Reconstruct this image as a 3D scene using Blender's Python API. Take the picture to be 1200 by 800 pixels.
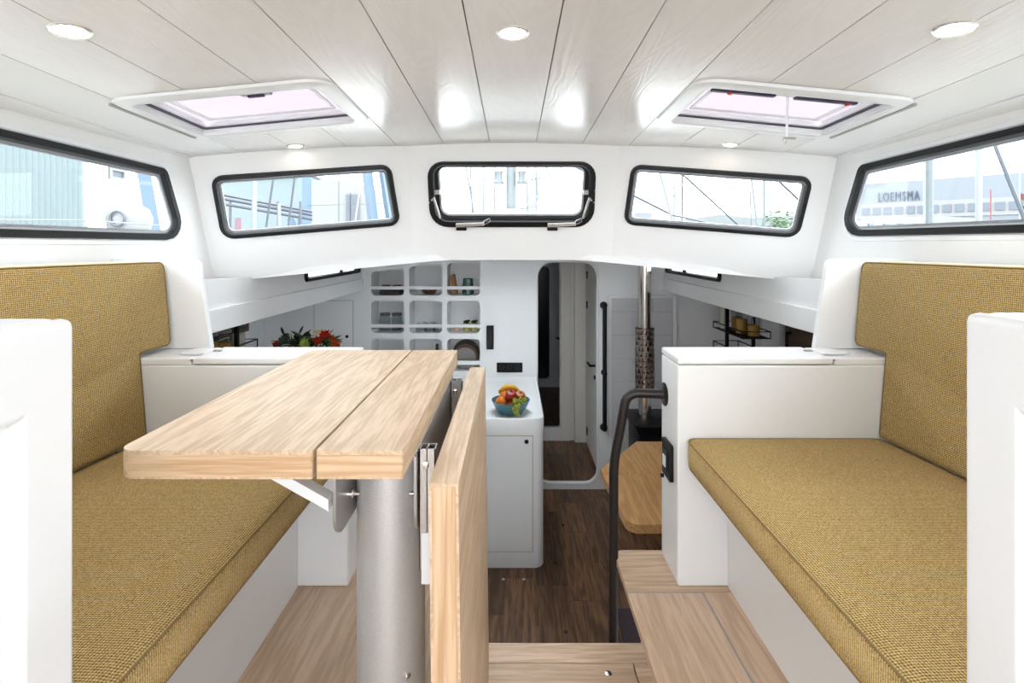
import bpy, math, random
from mathutils import Vector
from mathutils.geometry import tessellate_polygon

random.seed(7)
for o in list(bpy.data.objects):
    bpy.data.objects.remove(o, do_unlink=True)
scene = bpy.context.scene
col = scene.collection

# ---------------------------------------------------------------- camera, sky, exposure
ZO = 1.94            # eye height above the lower cabin sole; geometry below is written relative to the eye
F = 620.0            # focal length in photo pixels (1200 wide)
VX, VY = 601.0, 290.0
cam_d = bpy.data.cameras.new('camera')
cam = bpy.data.objects.new('camera', cam_d)
col.objects.link(cam)
cam.location = (0, 0, ZO)
cam.rotation_euler = (math.pi / 2, 0, 0)
cam_d.sensor_width = 36
cam_d.lens = F / 1200 * 36
cam_d.shift_x = (600 - VX) / 1200
cam_d.shift_y = -(400 - VY) / 1200
cam_d.clip_start = 0.02
cam_d.clip_end = 500
scene.camera = cam

w = bpy.data.worlds.new('overcast_sky')
scene.world = w
w.use_nodes = True
bg = w.node_tree.nodes['Background']
bg.inputs['Color'].default_value = (0.93, 0.97, 1.0, 1)
bg.inputs['Strength'].default_value = 2.6
scene.view_settings.view_transform = 'Standard'
scene.view_settings.look = 'None'
scene.view_settings.gamma = 1
scene.view_settings.use_curve_mapping = False
scene.view_settings.exposure = 1.78
LAMP = 60.0         # radiance of a saloon downlight disc

# ---------------------------------------------------------------- materials
def newmat(name):
    m = bpy.data.materials.new(name)
    m.use_nodes = True
    nt = m.node_tree
    return m, nt, nt.nodes['Principled BSDF'], nt.nodes, nt.links

def plain(name, c, rough=0.5, metal=0.0, noise=0.0, nscale=40, bump=0.0, spec=0.5, trans=0.0, alpha=1):
    m, nt, b, N, L = newmat(name)
    b.inputs['Base Color'].default_value = (*c, 1)
    b.inputs['Roughness'].default_value = rough
    b.inputs['Metallic'].default_value = metal
    b.inputs['Specular IOR Level'].default_value = spec
    if trans:
        b.inputs['Transmission Weight'].default_value = trans
        b.inputs['IOR'].default_value = 1.25
    tc = N.new('ShaderNodeTexCoord')
    nz = N.new('ShaderNodeTexNoise')
    nz.inputs['Scale'].default_value = nscale
    nz.inputs['Detail'].default_value = 3
    L.new(tc.outputs['Object'], nz.inputs['Vector'])
    if noise:
        mx = N.new('ShaderNodeMix'); mx.data_type = 'RGBA'
        mx.inputs['A'].default_value = (*[v * (1 - noise) for v in c], 1)
        mx.inputs['B'].default_value = (*[min(1, v * (1 + noise)) for v in c], 1)
        L.new(nz.outputs['Fac'], mx.inputs['Factor'])
        L.new(mx.outputs['Result'], b.inputs['Base Color'])
    if bump:
        bp = N.new('ShaderNodeBump')
        bp.inputs['Strength'].default_value = bump
        bp.inputs['Distance'].default_value = 0.002
        L.new(nz.outputs['Fac'], bp.inputs['Height'])
        L.new(bp.outputs['Normal'], b.inputs['Normal'])
    return m

def wood(name, light, dark, axis='Y', s=14.0, rough=0.4, bump=0.15, rnd=0.0, stretch=14.0, contrast=(0.38, 0.62)):
    m, nt, b, N, L = newmat(name)
    tc = N.new('ShaderNodeTexCoord')
    oi = N.new('ShaderNodeObjectInfo')
    mul = N.new('ShaderNodeVectorMath'); mul.operation = 'MULTIPLY'
    cmb = N.new('ShaderNodeCombineXYZ')
    for k in 'XYZ':
        L.new(oi.outputs['Random'], cmb.inputs[k])
    mul.inputs[1].default_value = (7.3, 5.1, 9.7)
    L.new(cmb.outputs[0], mul.inputs[0])
    add = N.new('ShaderNodeVectorMath'); add.operation = 'ADD'
    L.new(tc.outputs['Object'], add.inputs[0]); L.new(mul.outputs[0], add.inputs[1])
    def scaled(sc):
        mp = N.new('ShaderNodeMapping')
        v = [sc, sc, sc]; v['XYZ'.index(axis)] = sc / stretch
        mp.inputs['Scale'].default_value = v
        L.new(add.outputs[0], mp.inputs['Vector'])
        return mp
    m1 = scaled(s)
    n1 = N.new('ShaderNodeTexNoise'); n1.inputs['Scale'].default_value = 1; n1.inputs['Detail'].default_value = 2
    n1.inputs['Distortion'].default_value = 0.6
    L.new(m1.outputs[0], n1.inputs['Vector'])
    # growth rings out of the broad noise
    sn = N.new('ShaderNodeMath'); sn.operation = 'MULTIPLY'; sn.inputs[1].default_value = 46
    L.new(n1.outputs['Fac'], sn.inputs[0])
    si = N.new('ShaderNodeMath'); si.operation = 'SINE'; L.new(sn.outputs[0], si.inputs[0])
    r1 = N.new('ShaderNodeMapRange'); r1.inputs['From Min'].default_value = -1
    L.new(si.outputs[0], r1.inputs['Value'])
    m2 = scaled(s * 11)
    n2 = N.new('ShaderNodeTexNoise'); n2.inputs['Scale'].default_value = 1; n2.inputs['Detail'].default_value = 4
    L.new(m2.outputs[0], n2.inputs['Vector'])
    mixf = N.new('ShaderNodeMix'); mixf.data_type = 'FLOAT'; mixf.inputs['Factor'].default_value = 0.80
    L.new(r1.outputs[0], mixf.inputs['A']); L.new(n2.outputs['Fac'], mixf.inputs['B'])
    cr = N.new('ShaderNodeValToRGB')
    cr.color_ramp.elements[0].position = contrast[0]; cr.color_ramp.elements[0].color = (*dark, 1)
    cr.color_ramp.elements[1].position = contrast[1]; cr.color_ramp.elements[1].color = (*light, 1)
    L.new(mixf.outputs['Result'], cr.inputs['Fac'])
    out = cr.outputs['Color']
    if rnd:
        hs = N.new('ShaderNodeHueSaturation')
        rr = N.new('ShaderNodeMapRange')
        rr.inputs['To Min'].default_value = 1 - rnd; rr.inputs['To Max'].default_value = 1 + rnd
        L.new(oi.outputs['Random'], rr.inputs['Value'])
        L.new(rr.outputs[0], hs.inputs['Value'])
        L.new(out, hs.inputs['Color'])
        out = hs.outputs['Color']
    L.new(out, b.inputs['Base Color'])
    b.inputs['Roughness'].default_value = rough
    bp = N.new('ShaderNodeBump'); bp.inputs['Strength'].default_value = bump; bp.inputs['Distance'].default_value = 0.001
    L.new(mixf.outputs['Result'], bp.inputs['Height'])
    L.new(bp.outputs['Normal'], b.inputs['Normal'])
    return m

def fabric(name, ax):
    m, nt, b, N, L = newmat(name)
    tc = N.new('ShaderNodeTexCoord')
    def wave(direction, sc):
        wv = N.new('ShaderNodeTexWave'); wv.bands_direction = direction
        wv.inputs['Scale'].default_value = sc; wv.inputs['Distortion'].default_value = 0.7
        wv.inputs['Detail'].default_value = 1.5; wv.inputs['Detail Scale'].default_value = 0.6
        L.new(tc.outputs['Object'], wv.inputs['Vector'])
        return wv
    wa, wb = wave(ax[0], 62), wave(ax[1], 62)
    mp = N.new('ShaderNodeMapping'); mp.inputs['Scale'].default_value = (380, 380, 380)
    L.new(tc.outputs['Object'], mp.inputs['Vector'])
    nz = N.new('ShaderNodeTexNoise'); nz.inputs['Scale'].default_value = 1; nz.inputs['Detail'].default_value = 1
    L.new(mp.outputs[0], nz.inputs['Vector'])
    a1 = N.new('ShaderNodeMath'); a1.operation = 'ADD'; L.new(wa.outputs['Fac'], a1.inputs[0]); L.new(wb.outputs['Fac'], a1.inputs[1])
    a3 = N.new('ShaderNodeMath'); a3.operation = 'MULTIPLY'; a3.inputs[1].default_value = 0.24; L.new(a1.outputs[0], a3.inputs[0])
    a4 = N.new('ShaderNodeMath'); a4.operation = 'MULTIPLY_ADD'; a4.inputs[1].default_value = 0.62
    L.new(nz.outputs['Fac'], a4.inputs[0]); L.new(a3.outputs[0], a4.inputs[2])
    cr = N.new('ShaderNodeValToRGB')
    e = cr.color_ramp.elements
    e[0].position = 0.34; e[0].color = (0.14, 0.09, 0.03, 1)
    e[1].position = 0.82; e[1].color = (0.75, 0.57, 0.29, 1)
    x = e.new(0.56); x.color = (0.43, 0.295, 0.115, 1)
    L.new(a4.outputs[0], cr.inputs['Fac'])
    L.new(cr.outputs['Color'], b.inputs['Base Color'])
    b.inputs['Roughness'].default_value = 0.95
    b.inputs['Specular IOR Level'].default_value = 0.15
    bp = N.new('ShaderNodeBump'); bp.inputs['Strength'].default_value = 0.5; bp.inputs['Distance'].default_value = 0.0015
    L.new(a4.outputs[0], bp.inputs['Height']); L.new(bp.outputs['Normal'], b.inputs['Normal'])
    return m

def laminate(name, c):
    """white boards with an embossed wood grain along Y"""
    m, nt, b, N, L = newmat(name)
    tc = N.new('ShaderNodeTexCoord'); oi = N.new('ShaderNodeObjectInfo')
    cmb = N.new('ShaderNodeCombineXYZ')
    ml = N.new('ShaderNodeMath'); ml.operation = 'MULTIPLY'; ml.inputs[1].default_value = 31
    L.new(oi.outputs['Random'], ml.inputs[0]); L.new(ml.outputs[0], cmb.inputs['X']); L.new(ml.outputs[0], cmb.inputs['Y'])
    add = N.new('ShaderNodeVectorMath'); add.operation = 'ADD'
    L.new(tc.outputs['Object'], add.inputs[0]); L.new(cmb.outputs[0], add.inputs[1])
    mp = N.new('ShaderNodeMapping'); mp.inputs['Scale'].default_value = (7, 1.1, 7)
    L.new(add.outputs[0], mp.inputs['Vector'])
    n1 = N.new('ShaderNodeTexNoise'); n1.inputs['Scale'].default_value = 1; n1.inputs['Detail'].default_value = 2
    n1.inputs['Distortion'].default_value = 0.5
    L.new(mp.outputs[0], n1.inputs['Vector'])
    k = N.new('ShaderNodeMath'); k.operation = 'MULTIPLY'; k.inputs[1].default_value = 95
    L.new(n1.outputs['Fac'], k.inputs[0])
    si = N.new('ShaderNodeMath'); si.operation = 'SINE'; L.new(k.outputs[0], si.inputs[0])
    mp2 = N.new('ShaderNodeMapping'); mp2.inputs['Scale'].default_value = (260, 12, 260)
    L.new(add.outputs[0], mp2.inputs['Vector'])
    n2 = N.new('ShaderNodeTexNoise'); n2.inputs['Scale'].default_value = 1; n2.inputs['Detail'].default_value = 2
    L.new(mp2.outputs[0], n2.inputs['Vector'])
    h = N.new('ShaderNodeMath'); h.operation = 'MULTIPLY_ADD'; h.inputs[1].default_value = 0.35
    L.new(si.outputs[0], h.inputs[0]); L.new(n2.outputs['Fac'], h.inputs[2])
    mx = N.new('ShaderNodeMix'); mx.data_type = 'RGBA'
    mx.inputs['A'].default_value = (*[v * 0.965 for v in c], 1); mx.inputs['B'].default_value = (*c, 1)
    L.new(h.outputs[0], mx.inputs['Factor']); L.new(mx.outputs['Result'], b.inputs['Base Color'])
    b.inputs['Roughness'].default_value = 0.24
    bp = N.new('ShaderNodeBump'); bp.inputs['Strength'].default_value = 0.22; bp.inputs['Distance'].default_value = 0.0012
    L.new(h.outputs[0], bp.inputs['Height']); L.new(bp.outputs['Normal'], b.inputs['Normal'])
    return m

def glassmat(name, tint=(1, 1, 1), gloss=0.06):
    m, nt, b, N, L = newmat(name)
    N.remove(b)
    out = N['Material Output']
    t = N.new('ShaderNodeBsdfTransparent'); t.inputs['Color'].default_value = (*tint, 1)
    g = N.new('ShaderNodeBsdfGlossy'); g.inputs['Roughness'].default_value = 0.02
    lw = N.new('ShaderNodeLayerWeight'); lw.inputs['Blend'].default_value = 0.5
    pw = N.new('ShaderNodeMath'); pw.operation = 'POWER'; pw.inputs[1].default_value = 5
    L.new(lw.outputs['Facing'], pw.inputs[0])
    fr = N.new('ShaderNodeMath'); fr.operation = 'MULTIPLY_ADD'; fr.inputs[1].default_value = 0.12; fr.inputs[2].default_value = 0.012
    L.new(pw.outputs[0], fr.inputs[0])
    mx = N.new('ShaderNodeMixShader')
    L.new(fr.outputs[0], mx.inputs['Fac']); L.new(t.outputs[0], mx.inputs[1]); L.new(g.outputs[0], mx.inputs[2])
    L.new(mx.outputs[0], out.inputs['Surface'])
    return m

def acrylic(name):
    m, nt, b, N, L = newmat(name)
    N.remove(b)
    out = N['Material Output']
    t = N.new('ShaderNodeBsdfTranslucent'); t.inputs['Color'].default_value = (0.44, 0.41, 0.44, 1)
    d = N.new('ShaderNodeBsdfDiffuse'); d.inputs['Color'].default_value = (0.93, 0.90, 0.95, 1)
    mx = N.new('ShaderNodeMixShader'); mx.inputs['Fac'].default_value = 0.30
    L.new(t.outputs[0], mx.inputs[1]); L.new(d.outputs[0], mx.inputs[2])
    L.new(mx.outputs[0], out.inputs['Surface'])
    return m

def emit(name, c, s):
    m, nt, b, N, L = newmat(name)
    b.inputs['Base Color'].default_value = (0.9, 0.9, 0.9, 1)
    b.inputs['Emission Color'].default_value = (*c, 1)
    b.inputs['Emission Strength'].default_value = s
    return m

M = dict(
    white=plain('white_paint', (0.865, 0.875, 0.89), 0.34, noise=0.015, nscale=6),
    wall=plain('white_liner', (0.85, 0.845, 0.84), 0.42, noise=0.015, nscale=5),
    galley=plain('galley_paint', (0.85, 0.85, 0.86), 0.5, noise=0.015, nscale=4),
    cubby=plain('compartment_lining', (0.85, 0.85, 0.86), 0.5, noise=0.015, nscale=6),
    warmlit=plain('warm_lit_white', (0.82, 0.79, 0.75), 0.45, noise=0.02, nscale=5),  # white paint, with the passage's warm bounced light kept in its tint
    backing=plain('ceiling_backing', (0.50, 0.45, 0.41), 0.8, noise=0.05),
    lam=laminate('embossed_white_laminate', (0.87, 0.85, 0.83)),
    fabric=fabric('olive_tweed_seat', 'XY'),
    fabric2=fabric('olive_tweed_back', 'YZ'),
    piping=plain('olive_piping', (0.27, 0.185, 0.07), 0.9, noise=0.3, nscale=400),
    paletape=plain('pale_cushion_tape', (0.72, 0.66, 0.45), 0.8, noise=0.1, nscale=200),
    oak=wood('light_oak', (0.70, 0.53, 0.37), (0.54, 0.375, 0.235), 'Y', 15, 0.46, bump=0.05),
    oakedge=wood('oak_edge', (0.70, 0.50, 0.32), (0.54, 0.33, 0.18), 'X', 20, 0.42, stretch=26),
    oakleaf=wood('oak_leaf', (0.70, 0.53, 0.37), (0.54, 0.375, 0.235), 'Y', 12, 0.42),
    oakend=wood('oak_leaf_end', (0.70, 0.50, 0.32), (0.54, 0.33, 0.18), 'Z', 16, 0.42, stretch=30),
    oakdark=wood('golden_oak', (0.60, 0.335, 0.13), (0.46, 0.235, 0.08), 'Y', 12, 0.38),
    sole=wood('upper_sole_wood', (0.68, 0.50, 0.36), (0.54, 0.375, 0.255), 'Y', 9, 0.4, rnd=0.08),
    sole_x=wood('step_board_wood', (0.70, 0.51, 0.36), (0.54, 0.37, 0.245), 'X', 9, 0.4, rnd=0.12),
    deck=wood('dark_sole_wood', (0.20, 0.10, 0.048), (0.08, 0.038, 0.017), 'Y', 9, 0.38, rnd=0.35),
    gap=plain('dark_joint', (0.03, 0.02, 0.015), 0.8, noise=0.1),
    seam=plain('grey_inlay', (0.36, 0.35, 0.34), 0.5, noise=0.05),
    black=plain('black_powder_coat', (0.008, 0.007, 0.008), 0.45, noise=0.1, nscale=300, spec=0.25),
    rubber=plain('black_rubber', (0.010, 0.010, 0.012), 0.5, noise=0.1, nscale=100, spec=0.3),
    greyrub=plain('grey_seal', (0.28, 0.29, 0.31), 0.45, noise=0.05),
    column=plain('hammered_grey_metal', (0.62, 0.61, 0.61), 0.42, 0.5, noise=0.10, nscale=260, bump=0.35),
    alu=plain('brushed_aluminium', (0.50, 0.48, 0.47), 0.34, 0.9, noise=0.06, nscale=150),
    plate=plain('grey_steel_plate', (0.46, 0.45, 0.45), 0.38, 0.75, noise=0.05, nscale=80),
    chrome=plain('polished_steel', (0.74, 0.69, 0.66), 0.14, 1.0, noise=0.02),
    bronze=plain('dark_bronze_tube', (0.035, 0.030, 0.030), 0.34, 0.7, noise=0.1, nscale=90),
    glass=glassmat('clear_glass', (0.96, 0.985, 0.985)),
    acrylic=acrylic('frosted_acrylic'),
    lamp=emit('lamp_disc', (1.0, 0.94, 0.87), LAMP),
    slamp=emit('small_lamp_disc', (1.0, 0.86, 0.70), LAMP * 0.12),
    bezel=plain('lamp_bezel', (0.78, 0.77, 0.75), 0.25, 0.6, noise=0.02),
    tile=plain('pale_grey_tile', (0.60, 0.59, 0.61), 0.25, noise=0.03, nscale=9),
    red=plain('red_plastic', (0.75, 0.03, 0.03), 0.4, noise=0.05),
    violet=plain('dark_violet_seal', (0.06, 0.04, 0.09), 0.5, noise=0.1),
    greybar=plain('grey_blue_bar', (0.30, 0.31, 0.37), 0.35, noise=0.05),
)

# ---------------------------------------------------------------- geometry helpers
def P(px, py, d):
    return ((px - VX) / F * d, d, (VY - py) / F * d)

WORLD = {}   # object -> position in eye coordinates

def tag(o, label=None, cat=None, group=None, kind=None):
    if label: o['label'] = label
    if cat: o['category'] = cat
    if group: o['group'] = group
    if kind: o['kind'] = kind
    return o

def place(o, loc, parent):
    WORLD[o.name] = tuple(loc)
    if parent is not None:
        o.parent = parent
        p = WORLD[parent.name]
        o.location = [loc[i] - p[i] for i in range(3)]
    else:
        o.location = (loc[0], loc[1], loc[2] + ZO)

def thing(name, label, cat, loc, group=None, kind=None):
    o = bpy.data.objects.new(name, None)
    o.empty_display_size = 0.05
    col.objects.link(o)
    place(o, loc, None)
    return tag(o, label, cat, group, kind)

def inst(o, loc, parent=None, label=None):
    c = o.copy(); col.objects.link(c)
    src = WORLD[o.name]
    place(c, loc, parent)
    if label: c['label'] = label
    for ch in list(o.children):
        cs = WORLD[ch.name]
        inst(ch, [loc[i] + cs[i] - src[i] for i in range(3)], c)
    return c

def rounded(pts, r, seg=5):
    """round the corners of a polygon (2D); r may be a list"""
    n = len(pts); out = []
    for i in range(n):
        ri = r[i] if isinstance(r, (list, tuple)) else r
        p = Vector(pts[i]).to_2d(); a = Vector(pts[i - 1]).to_2d(); b = Vector(pts[(i + 1) % n]).to_2d()
        if ri <= 0:
            out.append(tuple(p)); continue
        da, db = (a - p).normalized(), (b - p).normalized()
        ang = da.angle(db)
        t = ri / math.tan(ang / 2)
        t = min(t, (a - p).length * 0.49, (b - p).length * 0.49)
        rr = t * math.tan(ang / 2)
        bis = (da + db).normalized()
        c = p + bis * (rr / math.sin(ang / 2))
        s = p + da * t - c; e = p + db * t - c
        a0 = math.atan2(s.y, s.x); a1 = math.atan2(e.y, e.x)
        dd = (a1 - a0 + math.pi) % (2 * math.pi) - math.pi
        for k in range(seg + 1):
            q = a0 + dd * k / seg
            out.append((c.x + rr * math.cos(q), c.y + rr * math.sin(q)))
    return out

def area2(p):
    return sum(p[i - 1][0] * p[i][1] - p[i][0] * p[i - 1][1] for i in range(len(p))) / 2

def inset(pts, d):
    """offset a simple polygon inwards by d"""
    n = len(pts); s = 1 if area2(pts) > 0 else -1
    out = []
    for i in range(n):
        p0 = Vector(pts[i - 1]).to_2d(); p1 = Vector(pts[i]).to_2d(); p2 = Vector(pts[(i + 1) % n]).to_2d()
        e1 = (p1 - p0).normalized(); e2 = (p2 - p1).normalized()
        n1 = Vector((-e1.y, e1.x)) * s; n2 = Vector((-e2.y, e2.x)) * s
        bis = (n1 + n2)
        bis = bis / max(1e-6, bis.dot(n1))
        out.append(tuple(p1 + bis * d))
    return out

class MB:
    def __init__(self):
        self.V = []; self.Fc = []
    def add(self, vs, fs):
        n = len(self.V)
        self.V += [tuple(v) for v in vs]
        self.Fc += [tuple(i + n for i in f) for f in fs]
        return self
    def box(self, x0, x1, y0, y1, z0, z1):
        x0, x1 = min(x0, x1), max(x0, x1); y0, y1 = min(y0, y1), max(y0, y1); z0, z1 = min(z0, z1), max(z0, z1)
        vs = [(x0, y0, z0), (x1, y0, z0), (x1, y1, z0), (x0, y1, z0), (x0, y0, z1), (x1, y0, z1), (x1, y1, z1), (x0, y1, z1)]
        return self.add(vs, [(0, 3, 2, 1), (4, 5, 6, 7), (0, 1, 5, 4), (1, 2, 6, 5), (2, 3, 7, 6), (3, 0, 4, 7)])
    def hexa(self, a, b):
        """two quads joined"""
        return self.add(list(a) + list(b), [(0, 3, 2, 1), (4, 5, 6, 7), (0, 1, 5, 4), (1, 2, 6, 5), (2, 3, 7, 6), (3, 0, 4, 7)])
    def loft(self, loops, closed=False, caps=True):
        n = len(loops[0]); vs = [v for l in loops for v in l]; fs = []
        k = len(loops)
        for j in range(k if closed else k - 1):
            a, b = j * n, ((j + 1) % k) * n
            for i in range(n):
                i2 = (i + 1) % n
                fs.append((a + i, a + i2, b + i2, b + i))
        if caps and not closed:
            fs.append(tuple(range(n))[::-1]); fs.append(tuple((k - 1) * n + i for i in range(n)))
        return self.add(vs, fs)
    def tube(self, pts, r, seg=10, closed=False):
        pts = [Vector(p) for p in pts]; loops = []; n = len(pts); prev = None
        for i, p in enumerate(pts):
            if closed: t = (pts[(i + 1) % n] - pts[i - 1])
            elif i == 0: t = pts[1] - p
            elif i == n - 1: t = p - pts[-2]
            else: t = (pts[i + 1] - p).normalized() + (p - pts[i - 1]).normalized()
            t.normalize()
            if prev is None:
                a = Vector((0, 0, 1)) if abs(t.z) < 0.9 else Vector((1, 0, 0))
                u = t.cross(a).normalized()
            else:
                u = (prev - t * prev.dot(t)).normalized()
            prev = u; v = t.cross(u)
            rr = r[i] if isinstance(r, (list, tuple)) else r
            loops.append([p + (u * math.cos(2 * math.pi * k / seg) + v * math.sin(2 * math.pi * k / seg)) * rr for k in range(seg)])
        return self.loft(loops, closed)
    def lathe(self, prof, c, seg=24, axis=(0, 0, 1), a=None):
        ax = Vector(axis).normalized()
        a = Vector((0, 0, 1)) if abs(ax.z) < 0.9 else Vector((1, 0, 0))
        u = ax.cross(a).normalized(); v = ax.cross(u)
        c = Vector(c)
        loops = [[c + ax * h + (u * math.cos(2 * math.pi * k / seg) + v * math.sin(2 * math.pi * k / seg)) * max(r, 1e-4) for k in range(seg)] for r, h in prof]
        return self.loft(loops)
    def plate(self, outer, holes, fm, t):
        """flat plate with holes; fm(u,v,w) -> xyz; thickness 0..t along w"""
        loops = [outer] + list(holes)
        flat = [p for l in loops for p in l]
        tris = tessellate_polygon([[Vector((p[0], p[1], 0)) for p in l] for l in loops])
        n = len(flat)
        vs = [fm(p[0], p[1], 0) for p in flat] + [fm(p[0], p[1], t) for p in flat]
        fs = [tuple(q) for q in tris] + [tuple(i + n for i in q[::-1]) for q in tris]
        k = 0
        for l in loops:
            m = len(l)
            for i in range(m):
                a, b = k + i, k + (i + 1) % m
                fs.append((a, b, b + n, a + n))
            k += m
        return self.add(vs, fs)
    def blob(self, c, r, sq=(1, 1, 1), seg=12, rings=7):
        prof = []
        loops = []
        for j in range(1, rings):
            th = math.pi * j / rings
            loops.append([(c[0] + r * sq[0] * math.sin(th) * math.cos(2 * math.pi * k / seg), c[1] + r * sq[1] * math.sin(th) * math.sin(2 * math.pi * k / seg), c[2] - r * sq[2] * math.cos(th)) for k in range(seg)])
        return self.loft(loops)
    def build(self, name, mat, parent=None, bevel=0.0, seg=2, smooth=True, label=None, cat=None, group=None, kind=None, origin=None, ang=38):
        xs = [v[0] for v in self.V]; ys = [v[1] for v in self.V]; zs = [v[2] for v in self.V]
        o3 = origin or ((min(xs) + max(xs)) / 2, (min(ys) + max(ys)) / 2, min(zs))
        me = bpy.data.meshes.new(name)
        me.from_pydata([(v[0] - o3[0], v[1] - o3[1], v[2] - o3[2]) for v in self.V], [], self.Fc)
        import bmesh
        bm = bmesh.new(); bm.from_mesh(me)
        bmesh.ops.recalc_face_normals(bm, faces=bm.faces)
        bm.to_mesh(me); bm.free()
        me.materials.append(M[mat] if isinstance(mat, str) else mat)
        if smooth:
            me.shade_smooth()
            me.set_sharp_from_angle(angle=math.radians(ang))
        o = bpy.data.objects.new(name, me)
        col.objects.link(o)
        place(o, o3, parent)
        if bevel:
            b = o.modifiers.new('bevel', 'BEVEL'); b.width = bevel; b.segments = seg
            b.limit_method = 'ANGLE'; b.angle_limit = math.radians(38); b.harden_normals = True
        return tag(o, label, cat, group, kind)

def box(name, mat, x0, x1, y0, y1, z0, z1, parent=None, bevel=0.0, **k):
    return MB().box(x0, x1, y0, y1, z0, z1).build(name, mat, parent, bevel, **k)

class Plane:
    """plane through o with in-plane axes U,V; N points away from the cabin"""
    def __init__(s, o, U, V, N):
        s.o = Vector(o); s.U = Vector(U).normalized(); V = Vector(V)
        s.V = (V - s.U * V.dot(s.U)).normalized(); s.N = s.U.cross(s.V)
        if s.N.dot(Vector(N)) < 0: s.N = -s.N
    def px(s, x, y):
        d = Vector(P(x, y, 1.0)); t = s.o.dot(s.N) / d.dot(s.N)
        q = d * t - s.o
        return (q.dot(s.U), q.dot(s.V))
    def uv(s, p):
        q = Vector(p) - s.o
        return (q.dot(s.U), q.dot(s.V))
    def at(s, u, v, w):
        return s.o + s.U * u + s.V * v + s.N * w

def ring(pl, pts, r, prof, seg=5):
    """sweep a closed profile [(inset, depth)] round a rounded polygon"""
    loops = []
    for ins, dep in prof:
        q = inset(pts, ins)
        rr = [max(0.004, x - ins) for x in r] if isinstance(r, (list, tuple)) else max(0.004, r - ins)
        loops.append([pl.at(u, v, dep) for u, v in rounded(q, rr, seg)])
    return MB().loft(loops, closed=True)

def zc(X, Y):
    return 0.551 - 0.0274 * Y - 0.055 * X * X

def xs(Y):
    return 1.38 + 0.078 * (2.25 - Y)

# ================================================================ SHELL OF THE DECK SALOON
YB = -1.8            # aft end of the modelled cabin
RK = 0.315           # rake of the windscreen
def yfront(X, z):
    a = abs(X)
    return 2.45 + RK * (0.47 - z) - 0.2537 * max(0, a - 0.49)

# --- front wall: three facets, each with its window
def facet(name, xa, xb, label, hole_px, rad):
    top = 0.56
    U = Vector((xb, yfront(xb, 0.2), 0.2)) - Vector((xa, yfront(xa, 0.2), 0.2))
    V = Vector((0, -RK, 1))
    pl = Plane((xa, yfront(xa, 0.2), 0.2), U, V, (0, 1, 0))
    def zb(x): return -0.0615 - 0.0805 * max(0, abs(x) - 0.305)
    bx = sorted(set([xa, xb] + ([-0.305, 0.305] if xa < 0 < xb else [])))
    outer = [pl.uv((x, yfront(x, zb(x)), zb(x))) for x in bx] + [pl.uv((x, yfront(x, top), top)) for x in (xb, xa)]
    quad = [pl.px(*p) for p in hole_px]
    hole = rounded(inset(quad, 0.012), rad, 6)
    m = MB().plate(outer, [hole], pl.at, 0.035)
    return m, pl, quad

m, plC, qC = facet('c', -0.49, 0.49, '', [(500, 189), (699, 189), (696, 266), (504, 266)], 0.07)
wf = m.build('wall_front', 'wall', kind='structure', label='white raked windscreen wall with the opening centre window', cat='wall')
m, plL, qL = facet('l', -1.40, -0.49, '', [(246, 206), (458, 192), (470, 264), (260, 281)], 0.05)
m.build('wall_front_left', 'wall', kind='structure', label='white angled windscreen wall on the side of the oak drop-leaf table', cat='wall')
m, plR, qR = facet('r', 0.49, 1.40, '', [(740, 192), (954, 207), (936, 279), (730, 263)], 0.05)
m.build('wall_front_right', 'wall', kind='structure', label='white angled windscreen wall on the side of the black handrail', cat='wall')

# --- side walls with the long windows
SIDEQ = {}
def sidewall(s):
    pl = Plane((s * xs(0), 0, 0), (s * -0.078, 1, 0), (0, 0, 1), (s, 0, 0))
    L_ = 1.0 / math.sqrt(1 + 0.078 ** 2)
    k = 1 / L_
    if s < 0: q = [(0.55, 0.360), (2.113, 0.317), (2.232, 0.030), (0.55, 0.026)]
    else: q = [(0.55, 0.370), (2.113, 0.330), (2.236, 0.046), (0.55, 0.034)]
    q = [(a * k, b) for a, b in q]
    SIDEQ[s] = (pl, q)
    outer = [(YB, -0.32), (2.46 * k, -0.32), (2.43 * k, -0.13), (2.22 * k, 0.50), (YB, 0.62)]
    hole = rounded(inset(q, 0.008), [0.04, 0.03, 0.07, 0.04], 6)
    m = MB().plate(outer, [hole], pl.at, 0.020)
    m.build('wall_left' if s < 0 else 'wall_right', 'wall', kind='structure', cat='wall',
            label='white cabin side wall facing the pale blue corrugated shed' if s < 0 else 'white cabin side wall facing the office building with lettering')
sidewall(-1); sidewall(1)

# --- windows
def fixed_window(n, pl, q, r, label, wide=False, near=0.0):
    o3 = pl.at(*[sum(p[i] for p in q) / 4 for i in (0, 1)], 0); 
    zb = min(pl.at(u, v, 0).z for u, v in q)
    t = thing('window_%d' % n, label, 'window', (o3.x, o3.y, zb), kind='structure')
    fw = 0.030 if wide else 0.026
    ring(pl, q, r, [(0, 0.0), (0.003, -0.012), (fw - 0.006, -0.014), (fw, -0.006), (fw, 0.012), (0, 0.012)]).build('frame', 'rubber', t)
    ring(pl, q, r, [(fw - 0.002, 0.004), (fw + 0.010, 0.007), (fw + 0.010, 0.016), (fw - 0.002, 0.016)]).build('seal', 'greyrub', t)
    qi = rounded(inset(q, fw + 0.004), [max(0.006, x - fw) for x in r], 5)
    MB().plate(qi, [], lambda u, v, w: pl.at(u, v, w + 0.010), 0.005).build('pane', 'glass', t)
    return t

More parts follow.
